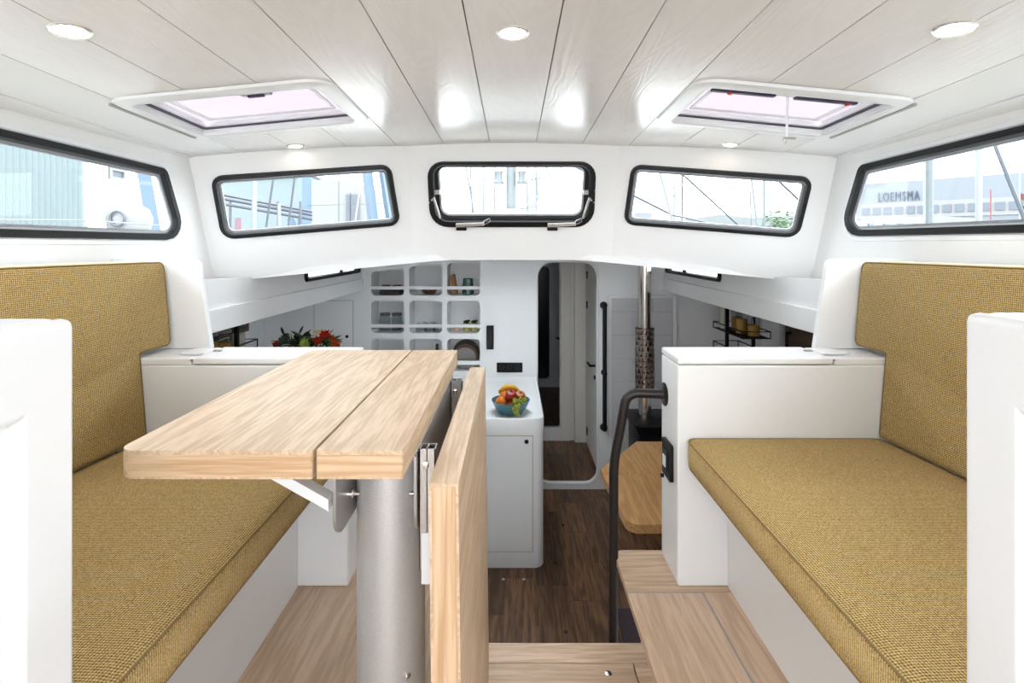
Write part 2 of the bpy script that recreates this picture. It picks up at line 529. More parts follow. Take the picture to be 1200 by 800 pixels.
t = fixed_window(2, plL, qL, [0.05, 0.05, 0.05, 0.06], 'black framed slanted front window looking onto the blue steel gantry')
t = fixed_window(3, plR, qR, [0.05, 0.05, 0.06, 0.05], 'black framed slanted front window looking onto rigging and trees')
for s, n, lab in ((-1, 1, 'long black framed side window looking onto the corrugated shed'), (1, 4, 'long black framed side window looking onto the lettered office building')):
    pl, q = SIDEQ[s]
    t = fixed_window(n, pl, q, [0.04, 0.04, 0.075, 0.04], lab, True)
    ring(pl, inset(q, -0.022), [0.05, 0.05, 0.09, 0.05], [(0, 0.002), (0.004, -0.004), (0.018, -0.004), (0.022, 0.002)]).build('flange', 'white', t)

# centre opening window
t = thing('window_5', 'wide black framed opening window with silver levers in the windscreen centre', 'window', plC.at((qC[0][0] + qC[1][0]) / 2, qC[3][1], 0), kind='structure')
RC = [0.075, 0.075, 0.09, 0.09]
qG = [plC.px(*p) for p in ((514, 196.5), (685, 196.5), (681, 251.5), (518, 251.5))]
def mixq(k): return [tuple(a_ + (b_ - a_) * k for a_, b_ in zip(p, q)) for p, q in zip(qC, qG)]
def cring(prof, name, mat):
    loops = []
    for k, dep in prof:
        loops.append([plC.at(u, v, dep) for u, v in rounded(mixq(k), [0.075 - 0.045 * k, 0.075 - 0.045 * k, 0.09 - 0.05 * k, 0.09 - 0.05 * k], 6)])
    return MB().loft(loops, closed=True).build(name, mat, t)
cring([(0, 0.0), (0.06, -0.016), (0.50, -0.022), (0.58, -0.010), (0.58, 0.03), (0, 0.03)], 'frame', 'black')
cring([(0.58, -0.006), (0.74, 0.002), (0.90, 0.003), (0.90, 0.03), (0.58, 0.03)], 'sash', 'black')
cring([(0.90, 0.006), (1.02, 0.010), (1.02, 0.03), (0.90, 0.03)], 'seal', 'greyrub')
MB().plate(rounded(mixq(0.96), 0.03, 5), [], lambda u, v, w: plC.at(u, v, w + 0.016), 0.006).build('pane', 'glass', t)
def bar(pl, a, b, w0, w1, hw, hw2=None):
    """flat tapered bar on plane pl between px points a,b"""
    A = Vector(pl.px(*a)); B = Vector(pl.px(*b)); d = (B - A).normalized(); n = Vector((-d.y, d.x)); hw2 = hw2 or hw
    lo = [A + n * hw, A - n * hw, B - n * hw2, B + n * hw2]
    return MB().hexa([pl.at(p.x, p.y, w0) for p in lo], [pl.at(p.x, p.y, w1) for p in lo])
for sx in (-1, 1):
    X = lambda v: 599.5 + sx * v
    h = bar(plC, (X(90.5), 230), (X(82.5), 254), -0.024, -0.036, 0.006, 0.004).build('lever', 'alu', t, 0.002)
    bar(plC, (X(89), 224), (X(83), 224), -0.014, -0.034, 0.010).build('lever_hinge', 'alu', t, 0.002)
    MB().lathe([(0.004, 0), (0.004, 0.012)], plC.at(*plC.px(X(92.5), 233), -0.022), 10, -plC.N).build('screw', 'alu', t)
    MB().lathe([(0.003, 0), (0.003, 0.003)], plC.at(*plC.px(X(97), 222), -0.022), 8, -plC.N).build('screw', 'alu', t)
    MB().lathe([(0.003, 0), (0.003, 0.003)], plC.at(*plC.px(X(95.5), 236), -0.022), 8, -plC.N).build('screw', 'alu', t)
for x0 in (535, 641):
    l = bar(plC, (x0, 262), (x0 + 33, 260.5), -0.022, -0.040, 0.010, 0.008).build('latch', 'alu', t, 0.003)
    pts = [plC.at(*plC.px(x0 + 30 + dx, 258 + dy), -0.032) for dx, dy in ((0, 2), (4, -2), (9, -4), (10, -1), (6, 2), (1, 3))]
    MB().tube(pts, 0.0018, 6, True).build('latch_wire', 'alu', l)
    bar(plC, (x0, 267.5), (x0 + 12, 267.5), -0.004, -0.020, 0.006).build('latch_foot', 'black', t, 0.001)

# --- ceiling: backing with boards below, hatch openings
HX0, HX1, HY0, HY1 = 0.585, 1.150, 1.585, 1.965
def ymax(x): return yfront(x, zc(x, 2.4)) + 0.01
def topmap(off):
    return lambda u, v, w: (u, v, zc(u, v) + off + w)
SE = [0.1065 + 0.213 * i for i in range(6)]   # seam positions
XO = SE[-1]
seams = sorted([-v for v in SE] + SE)
front = []
fx = [-1.42] + seams + [1.42]
outer = [(x, ymax(x) + 0.03) for x in fx] + [(x, YB) for x in reversed(fx)]
holes = [[(s * HX0, HY0), (s * HX1, HY0), (s * HX1, HY1), (s * HX0, HY1)] for s in (-1, 1)]
def split_plate(off, x0, x1, t, mat, name, parent, bev=0.0, ext=0.0, **k):
    """strip of ceiling between x0 and x1, cut round the hatches"""
    polys = []
    f0, f1 = ymax(x0) + ext, ymax(x1) + ext
    s = 1 if x0 + x1 > 0 else -1
    a, b = (HX0, HX1) if s > 0 else (-HX1, -HX0)
    lo, hi = max(x0, a), min(x1, b)
    fy = lambda x: f0 + (f1 - f0) * (x - x0) / (x1 - x0)
    if hi - lo <= 1e-6:
        polys.append([(x0, YB), (x1, YB), (x1, f1), (x0, f0)])
    elif lo <= x0 + 1e-6 and hi >= x1 - 1e-6:
        polys.append([(x0, YB), (x1, YB), (x1, HY0), (x0, HY0)])
        polys.append([(x0, HY1), (x1, HY1), (x1, f1), (x0, f0)])
    elif lo > x0:
        polys.append([(x0, YB), (x1, YB), (x1, HY0), (lo, HY0), (lo, HY1), (x1, HY1), (x1, f1), (x0, f0)])
    else:
        polys.append([(x0, YB), (x1, YB), (x1, f1), (x0, f0), (x0, HY1), (hi, HY1), (hi, HY0), (x0, HY0)])
    def fm(u, v, w_):
        za = zc(x0, v) + (zc(x1, v) - zc(x0, v)) * (u - x0) / (x1 - x0)
        return (u, v, za + off + w_)
    out = []
    for p in polys:
        out.append(MB().plate(p, [], fm, t))
    if name is None: return out
    for q in out:
        q.build(name, mat, parent, bev, **k)
cb = MB()
edges = [-1.42] + seams + [1.42]
for i in range(len(edges) - 1):
    for q in split_plate(0.012, edges[i], edges[i + 1], 0.02, None, None, None, ext=0.03):
        cb.add(q.V, q.Fc)
ceil = cb.build('ceiling', 'backing', kind='structure', label='arched saloon ceiling of white wood-grain boards', cat='ceiling')
G = 0.0016
for i in range(len(seams) - 1):
    split_plate(0.0, seams[i] + G, seams[i + 1] - G, 0.010, 'lam', 'plank', ceil)
# painted margins beside the boards
for s in (-1, 1):
    a, b = (XO + G, 1.362) if s > 0 else (-1.362, -XO - G)
    split_plate(0.0, a, b, 0.010, 'wall', 'margin', ceil)
    a, b = (1.364, 1.46) if s > 0 else (-1.46, -1.364)
    split_plate(-0.004, a, b, 0.012, 'wall', 'margin', ceil)

# --- deck hatches
def hatch(s, label):
    cx = s * (HX0 + HX1) / 2
    t = thing('deck_hatch', label, 'hatch', (cx, (HY0 + HY1) / 2, zc(cx, 1.8) - 0.01), kind=None)
    def zmap(w0):
        za, zb = zc(0.5, 1.78), zc(1.2, 1.78)
        return lambda u, v: zc(HX0, v) + (zc(HX1, v) - zc(HX0, v)) * (abs(u) - HX0) / (HX1 - HX0) + w0
    z0 = zmap(0)
    def rect(g, gx=None):
        gx = g if gx is None else gx
        q = [(HX0 - g, HY0 - g), (HX1 + gx, HY0 - g), (HX1 + gx, HY1 + g), (HX0 - g, HY1 + g)]
        return [(s * a, b) for a, b in q]
    def rg(prof, r, name, mat, gx=0):
        loops = []
        for g, dep in prof:
            loops.append([(u, v, z0(u, v) + dep) for u, v in rounded(rect(g, g + gx * (g > 0.01)), max(0.004, r + g), 4)])
        return MB().loft(loops, closed=True).build(name, mat, t)
    rg([(0.052, 0.0), (0.048, -0.008), (0.010, -0.014), (0.0, -0.010), (0.0, 0.012), (0.03, 0.012)], 0.02, 'trim', 'white')
    rg([(0.0, -0.006), (-0.006, -0.006), (-0.006, 0.035), (0.0, 0.035)], 0.02, 'well', 'white')
    rg([(-0.006, 0.010), (-0.018, 0.011), (-0.018, 0.020), (-0.006, 0.022)], 0.02, 'seal', 'violet')
    rg([(-0.017, 0.014), (-0.026, 0.016), (-0.026, 0.034), (-0.017, 0.034)], 0.03, 'lens_frame', 'white')
    q = rounded([(u, v) for u, v in rect(-0.024)], 0.03, 4)
    lens = MB().plate(q, [], lambda u, v, w: (u, v, z0(u, v) + 0.030 + w), 0.008).build('lens', 'acrylic', t)
    rg([(-0.052, 0.031), (-0.054, 0.025), (-0.062, 0.023), (-0.068, 0.031)], 0.05, 'lens_ridge', 'white')
    # slider slot on the outboard side of the trim
    x0, x1 = s * (HX1 + 0.030), s * (HX1 + 0.040)
    MB().loft([[(u, v, z0(u, v) - 0.0135 - k) for u, v in rounded([(x0, HY0 - 0.03), (x1, HY0 - 0.03), (x1, HY1 + 0.01), (x0, HY1 + 0.01)], 0.004, 3)] for k in (-0.006, 0.001)]).build('slot', 'seam', t)
    # blind rail at the aft edge
    ya = HY0 + 0.020
    hz = lambda x: z0(x, ya) + 0.006
    def railbox(a, b, mat, name, par, zo=0.0, h=0.02, yo=0.0, wd=0.026):
        x0, x1 = s * (HX0 + a), s * (HX0 + b)
        return MB().hexa([(x0, ya + yo, hz(x0) + zo), (x1, ya + yo, hz(x1) + zo), (x1, ya + yo + wd, hz(x1) + zo), (x0, ya + yo + wd, hz(x0) + zo)],
                         [(x0, ya + yo, hz(x0) + zo + h), (x1, ya + yo, hz(x1) + zo + h), (x1, ya + yo + wd, hz(x1) + zo + h), (x0, ya + yo + wd, hz(x0) + zo + h)]).build(name, mat, par, 0.003)
    if s < 0:
        railbox(0.03, 0.44, 'white', 'handle_bar', t)
        k = railbox(0.155, 0.245, 'greybar', 'handle_grip', t, -0.010, 0.026)
        railbox(0.175, 0.225, 'violet', 'handle_clip', t, -0.016, 0.012, 0.006, 0.014)
        for a in (0.06, 0.30): railbox(a, a + 0.055, 'red', 'warning_mark', t, 0.004, 0.010, 0.0255, 0.0012)
    else:
        railbox(0.03, 0.205, 'greybar', 'handle_bar', t, -0.004)
        railbox(0.025, 0.22, 'violet', 'handle_bar', t, -0.012, 0.010, 0.010, 0.020)
        railbox(0.285, 0.46, 'greybar', 'handle_bar', t, -0.004)
        railbox(0.280, 0.47, 'violet', 'handle_bar', t, -0.012, 0.010, 0.010, 0.020)
        railbox(0.205, 0.285, 'white', 'handle_grip', t, -0.006, 0.024)
        railbox(0.225, 0.265, 'red', 'warning_mark', t, 0.004, 0.008, 0.0255, 0.0012)
        for a in (0.075, 0.435): railbox(a, a + 0.012, 'red', 'release_button', t, -0.018, 0.010, 0.012, 0.014)
    return t
hatch(-1, 'white framed ceiling hatch above the oak drop-leaf table side')
hatch(1, 'white framed ceiling hatch with a hanging pull cord')
# pull cord
p0 = P(923, 103, 1.63); p1 = P(922, 160, 1.63)
t = thing('pull_cord', 'pale cord with metal toggle hanging from the ceiling hatch', 'cord', p1)
for dx in (-0.003, 0.003):
    MB().tube([(p0[0] + dx, p0[1], p0[2]), (p1[0] + dx * 0.6, p1[1], p1[2])], 0.0018, 6).build('strand', 'white', t)
MB().tube([(p1[0] - 0.006, p1[1], p1[2] - 0.004), (p1[0] + 0.026, p1[1], p1[2] - 0.006)], 0.0035, 8).build('toggle', 'alu', t)
MB().tube([(p1[0] + 0.007 * math.cos(a) - 0.006, p1[1], p1[2] - 0.012 + 0.010 * math.sin(a)) for a in [i * math.pi / 5 for i in range(10)]], 0.0018, 6, True).build('ring', 'alu', t)

# --- downlights in the saloon ceiling
def downlight(X, Y, z, r, mat, label, slope=0.0, group=None):
    t = thing('downlight', label, 'lamp', (X, Y, z - 0.006), group)
    ax = Vector((slope * 2 * X, 0.0274, 1)).normalized()
    c = Vector((X, Y, z))
    MB().lathe([(r, 0.004), (r, -0.003), (r * 0.9, -0.006), (r * 0.74, -0.004), (r * 0.72, 0.004)], c, 28, ax).build('bezel', 'bezel', t)
    MB().lathe([(r * 0.72, -0.001), (r * 0.72, 0.003)], c, 24, ax).build('lamp_disc', mat, t)
for X, Y, lab in ((-0.956, 1.142, 'round downlight in the ceiling on the oak table side, aft of its hatch'),
                  (0.0, 1.27, 'round downlight in the centre board of the ceiling'),
                  (0.947, 1.135, 'round downlight in the ceiling aft of the hatch with the cord'),
                  (-0.939, 2.285, 'small downlight between hatch and slanted window facing the blue gantry'),
                  (0.927, 2.260, 'small downlight between corded hatch and slanted window facing the trees')):
    downlight(X, Y, zc(X, Y), 0.040 if abs(Y - 2.27) > 0.1 else 0.036, 'lamp' if abs(Y - 2.27) > 0.1 else 'slamp', lab, 0.055)
# ================================================================ UPPER SOLE, STEPS
US = -1.09
TR = -1.36
LS = -1.94
sole = box('floor_upper', 'gap', -1.40, -0.165, YB, 1.88, US - 0.03, US - 0.008, kind='structure', label='raised wooden saloon sole under the oak table', cat='floor')
xsn = [-1.40, -1.05, -0.70, -0.165]
for i in range(3):
    box('plank', 'sole', xsn[i] + 0.001, xsn[i + 1] - 0.001, YB, 1.88, US - 0.010, US, sole, 0.001)
plat = box('floor_platform', 'gap', 0.385, 1.40, YB, 1.905, US - 0.028, US - 0.010, kind='structure', label='raised wooden platform step beside the black handrail', cat='floor')
# boards of the platform: front board with rounded corner, back board, lid, inlay
MB().plate(rounded([(0.362, 1.676), (0.72, 1.676), (0.72, 1.908), (0.362, 1.908)], [0, 0, 0, 0.03], 5), [], lambda u, v, w: (u, v, US - 0.022 + w), 0.022).build('plank', 'sole_x', plat, 0.002)
box('plank', 'sole', 0.604, 0.74, YB, 1.674, US - 0.022, US, plat, 0.001)
box('plank', 'sole', 0.362, 0.598, YB, 1.670, US - 0.022, US, plat, 0.001)
box('inlay', 'seam', 0.598, 0.604, YB, 1.676, US - 0.018, US - 0.0006, plat)
box('inlay', 'seam', 0.364, 0.604, 1.670, 1.676, US - 0.018, US - 0.0006, plat)
box('plank', 'sole', 0.742, 1.40, YB, 1.905, US - 0.022, US - 0.0005, plat)
tread = box('floor_step', 'gap', -0.16, 0.452, YB, 1.80, TR - 0.03, TR - 0.012, kind='structure', label='lower wooden step with a flush hatch panel', cat='floor')
box('plank', 'sole_x', -0.16, 0.455, 1.735, 1.822, TR - 0.022, TR, tread, 0.002)
box('plank', 'sole_x', 0.395, 0.455, YB, 1.733, TR - 0.022, TR, tread, 0.001)
hp = box('hatch_panel', 'sole_x', -0.158, 0.391, 1.50, 1.731, TR - 0.022, TR, tread, 0.001)
box('hatch_panel', 'sole_x', -0.158, 0.391, YB, 1.498, TR - 0.022, TR, tread, 0.001)
MB().lathe([(0.011, 0), (0.011, 0.002), (0.006, 0.0035), (0.0, 0.0035)], (0.305, 1.69, TR - 0.0005), 14).build('screw', 'chrome', hp)
box('wall_riser_left', 'white', -0.178, -0.160, YB, 1.80, TR, US - 0.03, kind='structure', label='white riser between the raised sole and the lower step', cat='wall')
box('wall_riser_right', 'white', 0.455, 0.475, YB, 1.80, TR - 0.03, US - 0.028, kind='structure', label='white riser under the raised platform', cat='wall')
box('wall_riser_front', 'white', -0.16, 0.455, 1.77, 1.80, LS, TR - 0.03, kind='structure', label='white riser below the lower wooden step', cat='wall')
box('wall_aft_left', 'galley', -2.0, -0.165, 1.84, 1.875, LS, US - 0.03, kind='structure', label='pale wall under the raised sole facing the galley', cat='wall')
box('wall_aft_right', 'galley', 0.46, 2.0, 1.86, 1.90, LS, US - 0.03, kind='structure', label='pale wall under the platform facing the dinette', cat='wall')

# ================================================================ SETTEES, PARTITIONS, LOCKERS
SX = 0.53
def settee(s, near_lab):
    t = thing('settee', 'white settee base %s' % near_lab, 'settee', (s * 0.95, 1.2, US))
    box('plinth', 'white', s * 0.69, s * 1.33, 0.66, 1.70, US, -0.715, t, 0.003)
    box('seat_board', 'white', s * 0.60, s * 1.33, 0.66, 1.70, -0.716, -0.702, t, 0.002)
    # partition at the forward end
    p = thing('partition', 'white partition with hinged lid at the end of the settee %s' % near_lab, 'partition', (s * 0.95, 1.8, US))
    body = MB().box(s * SX, s * 1.36, 1.702, 1.888, US, -0.379)
    body.box(s * 1.035, s * 1.36, 1.702, 1.888, -0.380, -0.356)
    body.build('body', 'white', p, 0.006, seg=3)
    box('lid', 'white', s * SX, s * 1.031, 1.700, 1.890, -0.377, -0.354, p, 0.007, seg=3)
    MB().tube([(s * 1.033, 1.699, -0.362), (s * 1.033, 1.703, -0.362)], 0.004, 8).build('hinge_pin', 'plate', p)
    box('hinge_plate', 'white', s * 1.02, s * 1.10, 1.745, 1.83, -0.3545, -0.346, p, 0.003)
    box('hinge_pin', 'plate', s * 0.995, s * 1.02, 1.80, 1.812, -0.3545, -0.349, p)
    # upright carrying the backrest
    q = [(1.062, -0.354), (1.108, -0.040), (1.45, -0.040), (1.45, -0.354)]
    MB().plate(rounded([(s * a, b) for a, b in q], [0, 0.03, 0, 0], 6), [], lambda u, v, w: (u, 1.860 + w, v), 0.022).build('upright', 'white', p, 0.008, seg=3)
    # backrest board and outboard shelf
    MB().hexa([(s * 1.330, 0.66, -0.70), (s * 1.40, 0.66, -0.70), (s * 1.40, 1.70, -0.70), (s * 1.275, 1.70, -0.70)],
              [(s * 1.370, 0.66, -0.052), (s * 1.405, 0.66, -0.052), (s * 1.402, 1.70, -0.052), (s * 1.315, 1.70, -0.052)]).build('back_board', 'white', t, 0.004)
    return t, p
setL, parL = settee(-1, 'beside the oak drop-leaf table')
setR, parR = settee(1, 'beside the wooden platform step')

def seat_cushion(s, label):
    t = thing('seat_cushion', label, 'cushion', (s * 0.9, 1.2, -0.70))
    plan = [(s * 0.553, 0.665), (s * 1.248, 0.665), (s * 1.172, 1.697), (s * 0.553, 1.697)]
    def loop(g, z):
        return [(u, v, z) for u, v in rounded(inset(plan, g), [0.01, 0.01, 0.02, 0.035], 6)]
    MB().loft([loop(0.010, -0.7005), (loop(0.001, -0.692)), loop(0.0, -0.66), loop(0.001, -0.618), loop(0.006, -0.611), loop(0.03, -0.607), loop(0.12, -0.604)]).build('cover', 'fabric', t, ang=70)
    for g, z in ((0.002, -0.613), (0.004, -0.696)):
        MB().tube(loop(g, z), 0.0022, 6, True).build('piping', 'piping', t)
    return t
seat_cushion(-1, 'olive tweed seat cushion partly under the oak table')
seat_cushion(1, 'olive tweed seat cushion above the wooden platform step')

def back_cushion(s, label):
    t = thing('back_cushion', label, 'cushion', (s * 1.22, 1.2, -0.62))
    # side outline (Y, z) with the forward ear over the partition
    out = [(0.665, -0.606), (1.697, -0.606), (1.699, -0.338), (1.842, -0.338), (1.842, -0.050), (0.665, -0.050)]
    rr = [0.01, 0.01, 0.012, 0.02, 0.022, 0.01]
    base = rounded(out, rr, 5)
    def X(y, z): return 1.170 + 0.048 * (z + 0.61) / 0.55 + 0.05 * (1.71 - y)
    def loop(g, d):
        return [(s * (X(y, z) + d), y, z) for y, z in rounded(inset(out, g), rr, 5)]
    tri = tessellate_polygon([[Vector((a, b, 0)) for a, b in base]])
    m = MB()
    L0, L1, L2, L3 = loop(0.008, 0.0), loop(0.0, 0.008), loop(0.0, 0.085), loop(0.006, 0.092)
    m.loft([L0, L1, L2, L3], caps=False)
    n = len(L0)
    m.Fc += [tuple(q) for q in tri]
    m.Fc += [tuple(i + 3 * n for i in q[::-1]) for q in tri]
    m.build('cover', 'fabric2', t, ang=60)
    for d in (0.004, 0.088):
        MB().tube(loop(0.001, d), 0.0022, 6, True).build('piping', 'piping', t)
    y0, y1 = 0.68, 1.80
    MB().hexa([(s * (X(y0, -0.05) + 0.03), y0, -0.0505), (s * (X(y0, -0.05) + 0.08), y0, -0.0505), (s * (X(y1, -0.05) + 0.08), y1, -0.0505), (s * (X(y1, -0.05) + 0.03), y1, -0.0505)],
              [(s * (X(y0, -0.05) + 0.035), y0, -0.046), (s * (X(y0, -0.05) + 0.075), y0, -0.046), (s * (X(y1, -0.05) + 0.075), y1, -0.046), (s * (X(y1, -0.05) + 0.035), y1, -0.046)]).build('tape', 'paletape', t)
    return t
back_cushion(-1, 'olive tweed back cushion behind the oak drop-leaf table')
back_cushion(1, 'olive tweed back cushion above the platform-side seat')

def locker(s, yf, zt, label):
    t = thing('locker', label, 'locker', (s * 0.9, 0.2, US))
    # longitudinal white locker beside the camera position, recessed panel on its inner face
    zr = -0.19 if s < 0 else -0.176; y1 = yf - 0.0715
    body = MB()
    fm = lambda u, v, w: (s * (SX + w), u, v)
    body.plate([(YB, US), (yf, US), (yf, zt), (YB, zt)], [[(-0.5, US + 0.1), (y1, US + 0.1), (y1, zr), (-0.5, zr)]], fm, 0.022)
    body.build('side', 'white', t, 0.010, seg=3)
    box('panel', 'white', s * (SX + 0.014), s * (SX + 0.030), -0.52, y1 + 0.01, US + 0.08, zr + 0.01, t)
    box('carcass', 'white', s * (SX + 0.018), s * 1.30, YB, yf, US, zt, t, 0.010, seg=3)
locker(-1, 0.642, -0.085, 'white locker with recessed side panel behind the seat at the oak table')
locker(1, 0.6235, -0.0755, 'white locker with recessed side panel behind the platform-side seat')

# switch plate and stud on the partition end
t = thing('switch_plate', 'black switch plate with white rocker on the partition end', 'switch', (SX, 1.79, -0.77))
MB().plate(rounded([(1.742, -0.775), (1.838, -0.775), (1.838, -0.655), (1.742, -0.655)], 0.006, 3), [], lambda u, v, w: (SX - 0.0005 - w, u, v), 0.012).build('plate', 'black', t, 0.003)
box('inner_frame', 'rubber', SX - 0.0125, SX - 0.0165, 1.762, 1.820, -0.748, -0.684, t, 0.002)
box('rocker', 'white', SX - 0.0165, SX - 0.020, 1.776, 1.806, -0.738, -0.700, t, 0.002)
MB().lathe([(0.007, 0), (0.007, 0.01), (0.0, 0.012)], (SX, 1.86, -0.80), 10, (-1, 0, 0)).build('stud', 'black', label='small black stud on the white partition end below the switch', cat='stud')

# ================================================================ OAK DROP-LEAF TABLE
t = thing('drop_leaf_table', 'light oak drop-leaf table on a grey metal column', 'table', (-0.257, 1.12, US))
TT, TB = -0.326, -0.372
Y0, Y1 = 0.85, 1.685
def top(x0, x1, radii, name, mat):
    pl_ = [(x0, Y0), (x1, Y0), (x1, Y1), (x0, Y1)]
    MB().plate(rounded(pl_, list(radii), 6), [], lambda u, v, w: (u, v, TB + w), TT - TB).build(name, mat, t, 0.006, seg=3)
def lipping(x0, x1, r0):
    lo = rounded([(x0, Y0 - 0.0012), (x1, Y0 - 0.0012), (x1, Y0 + 0.07), (x0, Y0 + 0.07)], [r0, 0.004, 0, 0], 6)
    k = [i for i, p in enumerate(lo) if p[1] < Y0 + 0.034]
    pts = [lo[i] for i in k]
    inn = [(p[0] + (0.004 if p[0] < (x0 + x1) / 2 else -0.004), p[1] + 0.004) for p in pts]
    MB().plate(pts + inn[::-1], [], lambda u, v, w: (u, v, TB + 0.004 + w), TT - TB - 0.011).build('lipping', 'oakedge', t)
lipping(-0.640, -0.322, 0.03); lipping(-0.3165, -0.1765, 0.004)
top(-0.640, -0.322, (0.03, 0.004, 0.004, 0.03), 'table_leaf', 'oak')
top(-0.3165, -0.1765, (0.004, 0.004, 0.004, 0.004), 'table_top', 'oak')
# hanging leaf, a touch off the vertical
def lfx(z): return 0.012 * (-0.38 - z)
lf = rounded([(Y0 + 0.003, -0.381), (Y1 + 0.01, -0.381), (Y1 + 0.01, -1.345), (Y0 + 0.003, -1.345)], [0.008, 0.008, 0.05, 0.05], 5)
dl = MB().plate(lf, [], lambda u, v, w: (-0.136 + lfx(v) + w, u, v), 0.048).build('drop_leaf', 'oakleaf', t, 0.005, seg=3)
MB().hexa(*[[(-0.1355 + lfx(zz) + a, Y0 + 0.003 + b, zz) for a, b in ((0.004, 0.004), (0.0435, 0.004), (0.0435, -0.0012), (0.004, -0.0012))] for zz in (-0.386, -1.30)]).build('lipping', 'oakend', dl)
MB().lathe([(0.0705, US + 0.0), (0.0705, TB - 0.012)], (-0.257, 1.12, 0), 40).build('column', 'column', t)
MB().lathe([(0.088, US + 0.0), (0.088, US + 0.008), (0.082, US + 0.012)], (-0.257, 1.12, 0), 40).build('foot_plate', 'column', t)
def side_plate(x, y0, y1, zb, name):
    MB().plate(rounded([(y0, TB - 0.004), (y0, zb), (y1, zb), (y1, TB - 0.004)], [0, 0.045, 0.045, 0], 6), [], lambda u, v, w: (x + w, u, v), 0.007).build(name, 'plate', t, 0.0015)
side_plate(-0.3360, 0.985, 1.26, -0.548, 'bracket')
side_plate(-0.1835, 0.975, 1.56, -0.535, 'bracket')
box('top_plate', 'plate', -0.335, -0.178, 0.965, 1.56, TB - 0.012, TB - 0.001, t)
for x0, x1 in ((-0.329, -0.318), (-0.196, -0.188)):
    b = MB().lathe([(0.009, 0.0), (0.009, 0.006), (0.004, 0.009), (0.004, 0.02)], (x0 if x0 < -0.3 else x1, 1.07, -0.497), 14, (1, 0, 0) if x0 < -0.3 else (-1, 0, 0))
    b.build('bolt', 'chrome', t)
MB().lathe([(0.006, 0.0), (0.006, 0.004), (0.003, 0.006)], (-0.257 + 0.045, 1.12 - 0.0555, -0.86), 10, (0.63, -0.78, 0)).build('screw', 'chrome', t)
# folding strut under the wide leaf
MB().hexa([(-0.53, 0.97, TB - 0.004), (-0.53, 1.0, TB - 0.004), (-0.3385, 1.0, TB - 0.112), (-0.3385, 0.97, TB - 0.112)],
          [(-0.49, 0.97, TB - 0.004), (-0.49, 1.0, TB - 0.004), (-0.3385, 1.0, TB - 0.090), (-0.3385, 0.97, TB - 0.090)]).build('strut', 'white', t, 0.001)
# aluminium slide rails between top and hanging leaf
for y in (0.985, 1.49):
    rl = MB()
    for a, b, c, d in ((-0.1745, -0.1725, y, y + 0.03), (-0.1465, -0.1445, y, y + 0.03), (-0.1745, -0.1445, y, y + 0.002), (-0.1745, -0.1445, y + 0.028, y + 0.03), (-0.161, -0.159, y, y + 0.03)):
        rl.box(a, b, c, d, -0.60, TB - 0.003)
    r_ = rl.build('slide_rail', 'alu', t)
    MB().lathe([(0.007, 0), (0.007, 0.002), (0.004, 0.003)], (-0.163, y - 0.0002, -0.405), 12, (0, -1, 0)).build('rivet', 'chrome', r_)
    box('rail_foot', 'white', -0.170, -0.152, y - 0.003, y + 0.026, -0.625, -0.53, r_, 0.001)

# ================================================================ LOWER CABIN SHELL
YD = 4.25    # forward bulkhead
fl = box('floor', 'gap', -2.0, 2.0, 1.82, 7.45, LS - 0.05, LS - 0.006, kind='structure', label='dark wooden floor of the lower cabin', cat='floor')
rnd = random.Random(3)
x = -0.42
while x < 1.25:
    wd = 0.185
    y = 1.80 - rnd.random() * 0.4
    while y < 5.35:
        ln = rnd.choice((0.42, 0.55, 0.7, 0.85))
        ya, yb = max(y, 1.80), min(y + ln, 5.35)
        if yb - ya > 0.03:
            box('plank', 'deck', x + 0.001, x + wd - 0.001, ya + 0.001, yb - 0.001, LS - 0.012, LS, fl)
        y += ln
    x += wd
for xa in (0.1, 0.285, 0.47):
    for ya, yb in ((5.40, 6.3), (6.3, 7.40)):
        box('plank', 'deck', xa, xa + 0.183, ya, yb - 0.002, LS - 0.012, LS, fl)
for xa, xb, ya, yb in ((-2.0, -0.43, 1.9, 4.25), (1.26, 2.0, 1.9, 4.25)):
    box('plank', 'deck', xa, xb, ya, yb, LS - 0.012, LS, fl)
sg = 0
for px_, py_ in ((590, 679), (614, 679), (663, 740), (651, 659), (660, 615), (672, 497)):
    dd = 1.94 * F / (py_ - VY)
    q = P(px_, py_, dd)
    MB().lathe([(0.011, 0), (0.011, 0.0025), (0.006, 0.004), (0.0, 0.004)], (q[0], q[1], LS), 12).build('screw', 'chrome' if py_ == 679 else 'bronze', fl)

# coach roof over the galley, with an opening for a hatch added to light the galley
prof = [(-2.4, -0.20), (-1.26, -0.150), (-0.305, -0.058), (0.305, -0.058), (1.26, -0.150), (2.4, -0.20)]
roof = MB()
def roofz(x):
    for (a, za), (b, zb) in zip(prof, prof[1:]):
        if a <= x <= b: return za + (zb - za) * (x - a) / (b - a)
hole = [(-0.30, 3.05), (0.30, 3.05), (0.30, 3.75), (-0.30, 3.75)]
xk = [-1.26, -0.305, 0.305, 1.26]
for a, b in zip(xk, xk[1:]):
    hs = [hole] if a < 0 < b else []
    roof.plate([(a, yfront(a, roofz(a)) + 0.005), (b, yfront(b, roofz(b)) + 0.005), (b, 7.5), (a, 7.5)], hs, lambda u, v, w_: (u, v, roofz(u) + w_), 0.03)
roof.build('ceiling_galley', 'galley', kind='structure', label='pale low ceiling over the galley', cat='ceiling')
t = thing('deck_hatch', 'added deck hatch in the low galley ceiling, lets skylight in', 'hatch', (0, 3.4, -0.06))  # unseen hatch, added so sky light falls on the worktop
